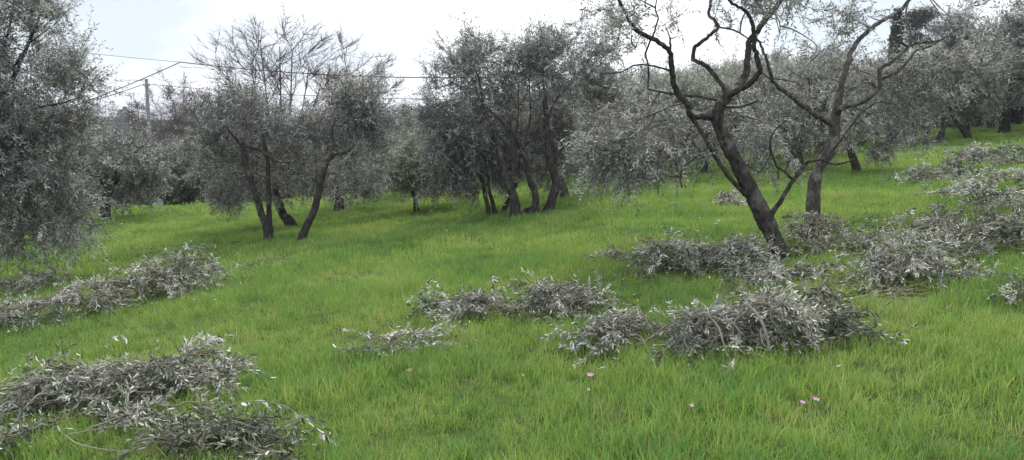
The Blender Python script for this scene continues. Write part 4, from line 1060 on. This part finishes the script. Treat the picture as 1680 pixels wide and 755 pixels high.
mb = MB(); add_leaves(mb, np.array([[-.03, 0, .0]]), np.array([[1.0, .1, .15]]), unit(np.array([[0, -.6, 1.0]])), np.array([.5]), .045, .035, True)
t = tag(link('dead_leaf', mb.mesh('dead_leaf', 'dead'), None, g + (0, 0, .10)), 'curled tan dead leaf caught in the grass near the bottom centre', 'leaf')

def weed(label, px, py, seed, n=14, size=.18):
    global rng
    old = rng; rng = np.random.default_rng(seed)
    g = G(px, py); t = thing('leafy_weed', label, 'plant', g)
    for i in range(n):
        a = rng.random() * 6.283; ax = unit(np.array([[math.cos(a), math.sin(a), rng.uniform(.2, 1.0)]]))
        ml = MB(); add_leaves(ml, np.zeros((1, 3)), ax, np.array([[0, 0, 1.0]]) + rng.normal(0, .2, (1, 3)), np.array([rng.random()]), size * rng.uniform(.7, 1.1), size * .26, True); link('leaf', ml.mesh('leaf', 'weed'), t)
    rng = old
weed('broad-leaved green weed beside the cut branches right of the trunks', 1418, 480, 91)
weed('dark broad-leaved weed tuft at the foot of the right edge prunings', 1615, 432, 92, 9, .2)

# loose leaves dropped in the grass round the heaps
mb = MB(); pp = []
for (px, py, hw, hd, hh, ang, nb) in CLUMPS:
    c = G(px, py); n = 10 + 3 * nb
    q = c[:2] + np.stack([rng.normal(0, hw * .95, n), rng.normal(0, hd * 1.1, n)], -1)
    pp.append(np.concatenate([q, (H(q[:, 0], q[:, 1]) + rng.uniform(.03, .13, n))[:, None]], 1))
pp = np.concatenate(pp); n = len(pp); ax = unit(rng.normal(0, 1, (n, 3)) * np.array([1, 1, .4]))
add_leaves(mb, pp, ax, unit(rng.normal(0, .5, (n, 3)) + np.array([0, 0, 1])), np.clip(rng.normal(.5, .35, n), 0, 1), .052, .0105, True)
tag(link('fallen_leaves', mb.mesh('fallen_leaves', 'pruned')), 'loose olive leaves dropped in the grass round the cut branches', 'leaves', kind='stuff')

# dry stalks lying about the cut branches
mb = MB(); pts = []
for px, py, n, sx, sy in [(1450, 490, 170, 50, 16), (1390, 470, 60, 60, 20), (1285, 440, 50, 30, 12), (1340, 480, 40, 50, 16)]:
    for q in range(n):
        pts.append(G(rng.normal(px, sx), min(754, rng.normal(py, sy))) + np.array([0, 0, rng.uniform(.02, .10)]))
pts = np.array(pts); ang = rng.normal(.4, .7, len(pts)); dd = np.stack([np.cos(ang), np.sin(ang), rng.normal(0, .15, len(pts))], -1)
tubes(mb, grow(pts, dd, rng.uniform(.06, .22, len(pts)), 4, .15, .4), np.linspace(.0022, .0012, 5)[None] * np.ones((len(pts), 1)), 3, cap=False)
tag(link('dry_stalks', mb.mesh('dry_stalks', 'straw')), 'dry straw stalks strewn in the grass round the cut branches', 'straw', kind='stuff')

# ------------------------------------------------------------------ grass
def tuft(name, blades, rad, hmin, hmax, w, seed):
    r = np.random.default_rng(seed)
    a = r.random(blades) * 6.283; d = rad * np.sqrt(r.random(blades)); p = np.stack([d * np.cos(a), d * np.sin(a), np.full(blades, -.01)], -1)
    h = r.uniform(hmin, hmax, blades) * (1 - .3 * d / rad); b = r.random(blades) * 6.283; lean = np.abs(r.normal(0, .38, blades)) + .08
    dirv = np.stack([np.cos(b), np.sin(b), np.zeros(blades)], -1); side = np.stack([-np.sin(b + r.normal(0, .6, blades)), np.cos(b), np.zeros(blades)], -1)
    V = []; lv = [(0, 1.0), (.4, .95), (.75, .65), (1.0, 0)]
    for t_, ww in lv:
        c = p + dirv * (lean * h * t_ ** 1.9)[:, None]; c[:, 2] += h * t_ * (1 - .25 * lean * t_)
        if ww > 0: V += [c + side * w * ww * .5, c - side * w * ww * .5]
        else: V += [c]
    V = np.stack(V, 1); o = np.arange(blades)[:, None] * 7; tint = r.random(blades)
    mb = MB()
    mb.add(V.reshape(-1, 3), o + np.array([4, 5, 6]), None, tint)
    q = np.concatenate([o + np.array([0, 1, 3, 2]), o + np.array([2, 3, 5, 4])]) - mb.n
    mb.add(np.zeros((0, 3)), None, q, np.concatenate([tint, tint]))
    return bpy.data.objects.new(name, mb.mesh(name, 'grass'))

tufts = bpy.data.collections.new('grass_tufts')
K = 6
for i in range(K): tufts.objects.link(tuft('tuft_a_%d' % i, 16, .075, .06, .17, .0042, 300 + i))
for i in range(K): tufts.objects.link(tuft('tuft_b_%d' % i, 26, .15, .06, .17, .0075, 320 + i))
for i in range(K): tufts.objects.link(tuft('tuft_c_%d' % i, 34, .32, .06, .16, .016, 340 + i))

def vnoise(x, y, s, seed):
    r = np.random.default_rng(seed); g = r.random((256, 256)); x = x * s; y = y * s
    xi = np.floor(x).astype(int); yi = np.floor(y).astype(int); fx = x - xi; fy = y - yi; fx = fx * fx * (3 - 2 * fx); fy = fy * fy * (3 - 2 * fy)
    q = lambda a, b: g[a % 256, b % 256]
    return (q(xi, yi) * (1 - fx) + q(xi + 1, yi) * fx) * (1 - fy) + (q(xi, yi + 1) * (1 - fx) + q(xi + 1, yi + 1) * fx) * fy

PT, RO, SC, ID = [], [], [], []
for b, (y0, y1, dens) in enumerate([(1.6, 6.5, 480), (6.5, 11.0, 260), (11.0, 22.0, 75), (22.0, 60.0, 16)]):
    n = int((y1 - y0) * 2 * (.80 * y1 + 3.0) * dens)
    y = rng.uniform(y0, y1, n); x = rng.uniform(-1, 1, n) * (.80 * y1 + 3.0)
    ok = (np.abs(x) < .80 * y + 3.0)
    x, y = x[ok], y[ok]
    cl = .6 * vnoise(x + 90, y, .9, 5) + .4 * vnoise(x + 50, y, 3.1, 6)
    thin = vnoise(x + 70, y, 1.7, 8)
    ok = (rng.random(len(x)) < .45 + .9 * cl) & (rng.random(len(x)) > 1.7 * (thin - .62))
    x, y, cl = x[ok], y[ok], cl[ok]
    z = H(x, y)
    bare_spots = [(G(1450, 490), .55), (G(1390, 470), .35), (G(1285, 432), .35), (G(870, 352), .6), (G(1334, 376), .35)]
    near = np.ones(len(x))
    for g_, r_ in bare_spots: near = np.minimum(near, .35 + .65 * sstep(.3 * r_, r_, np.hypot(x - g_[0], y - g_[1])))
    s = near * (.5 + 1.0 * cl) * rng.uniform(.75, 1.2, len(x))
    PT.append(np.stack([x, y, z], -1)); SC.append(s); ID.append(max(0, b - 1) * K + rng.integers(0, K, len(x)))
    RO.append(np.stack([rng.normal(0, .12, len(x)), rng.normal(0, .12, len(x)), rng.random(len(x)) * 6.283], -1))
PT = np.concatenate(PT); RO = np.concatenate(RO); SC = np.concatenate(SC); ID = np.concatenate(ID)
gm = bpy.data.meshes.new('grass'); gm.vertices.add(len(PT)); gm.vertices.foreach_set('co', PT.astype(np.float32).ravel())
a = gm.attributes.new('rot', 'FLOAT_VECTOR', 'POINT'); a.data.foreach_set('vector', RO.astype(np.float32).ravel())
a = gm.attributes.new('siz', 'FLOAT', 'POINT'); a.data.foreach_set('value', SC.astype(np.float32))
a = gm.attributes.new('idx', 'INT', 'POINT'); a.data.foreach_set('value', ID.astype(np.int32))
gm.materials.append(M['grass'])
go = tag(link('grass', gm), 'short bright green spring grass covering the meadow', 'grass', kind='stuff')
ng = bpy.data.node_groups.new('grass_scatter', 'GeometryNodeTree')
ng.interface.new_socket('Geometry', in_out='INPUT', socket_type='NodeSocketGeometry'); ng.interface.new_socket('Geometry', in_out='OUTPUT', socket_type='NodeSocketGeometry')
gi = ng.nodes.new('NodeGroupInput'); gout = ng.nodes.new('NodeGroupOutput')
m2p = ng.nodes.new('GeometryNodeMeshToPoints'); iop = ng.nodes.new('GeometryNodeInstanceOnPoints')
ci = ng.nodes.new('GeometryNodeCollectionInfo'); ci.inputs['Collection'].default_value = tufts; ci.inputs['Separate Children'].default_value = True; ci.inputs['Reset Children'].default_value = True
def named(nm, ty):
    n = ng.nodes.new('GeometryNodeInputNamedAttribute'); n.data_type = ty; n.inputs['Name'].default_value = nm; return n.outputs['Attribute']
ng.links.new(gi.outputs[0], m2p.inputs['Mesh']); ng.links.new(m2p.outputs[0], iop.inputs['Points']); ng.links.new(ci.outputs[0], iop.inputs['Instance'])
iop.inputs['Pick Instance'].default_value = True
ng.links.new(named('idx', 'INT'), iop.inputs['Instance Index'])
e2r = ng.nodes.new('FunctionNodeEulerToRotation'); ng.links.new(named('rot', 'FLOAT_VECTOR'), e2r.inputs[0]); ng.links.new(e2r.outputs[0], iop.inputs['Rotation'])
ng.links.new(named('siz', 'FLOAT'), iop.inputs['Scale']); ng.links.new(iop.outputs[0], gout.inputs[0])
md = go.modifiers.new('scatter', 'NODES'); md.node_group = ng
print('grass tufts', len(PT))

# ------------------------------------------------------------------ haze: even pale air round the whole place
m, nt, out = new_mat("haze_air")
pv = nt.nodes.new('ShaderNodeVolumePrincipled')
pv.inputs['Color'].default_value = (0.86, 0.90, 1.0, 1); pv.inputs['Density'].default_value = HAZE_DENSITY; pv.inputs['Anisotropy'].default_value = 0.2
nt.links.new(pv.outputs[0], out.inputs['Volume'])
zlo = min(-75.0, float(np.min(H(np.linspace(-2600, 2600, 60)[:, None], np.linspace(-30, 3600, 60)[None]))) - 2.0)
bx = np.array([[x, y, z] for x in (-3500, 3500) for y in (-300, 4600) for z in (zlo, 90.0)])
mb = MB(); M['haze'] = m
mb.add(bx, None, [(0, 1, 3, 2), (4, 6, 7, 5), (0, 4, 5, 1), (2, 3, 7, 6), (0, 2, 6, 4), (1, 5, 7, 3)])
tag(link('haze', mb.mesh('haze', 'haze', smooth=False)), 'thin pale haze in the air over grove and hill', 'haze', kind='stuff')
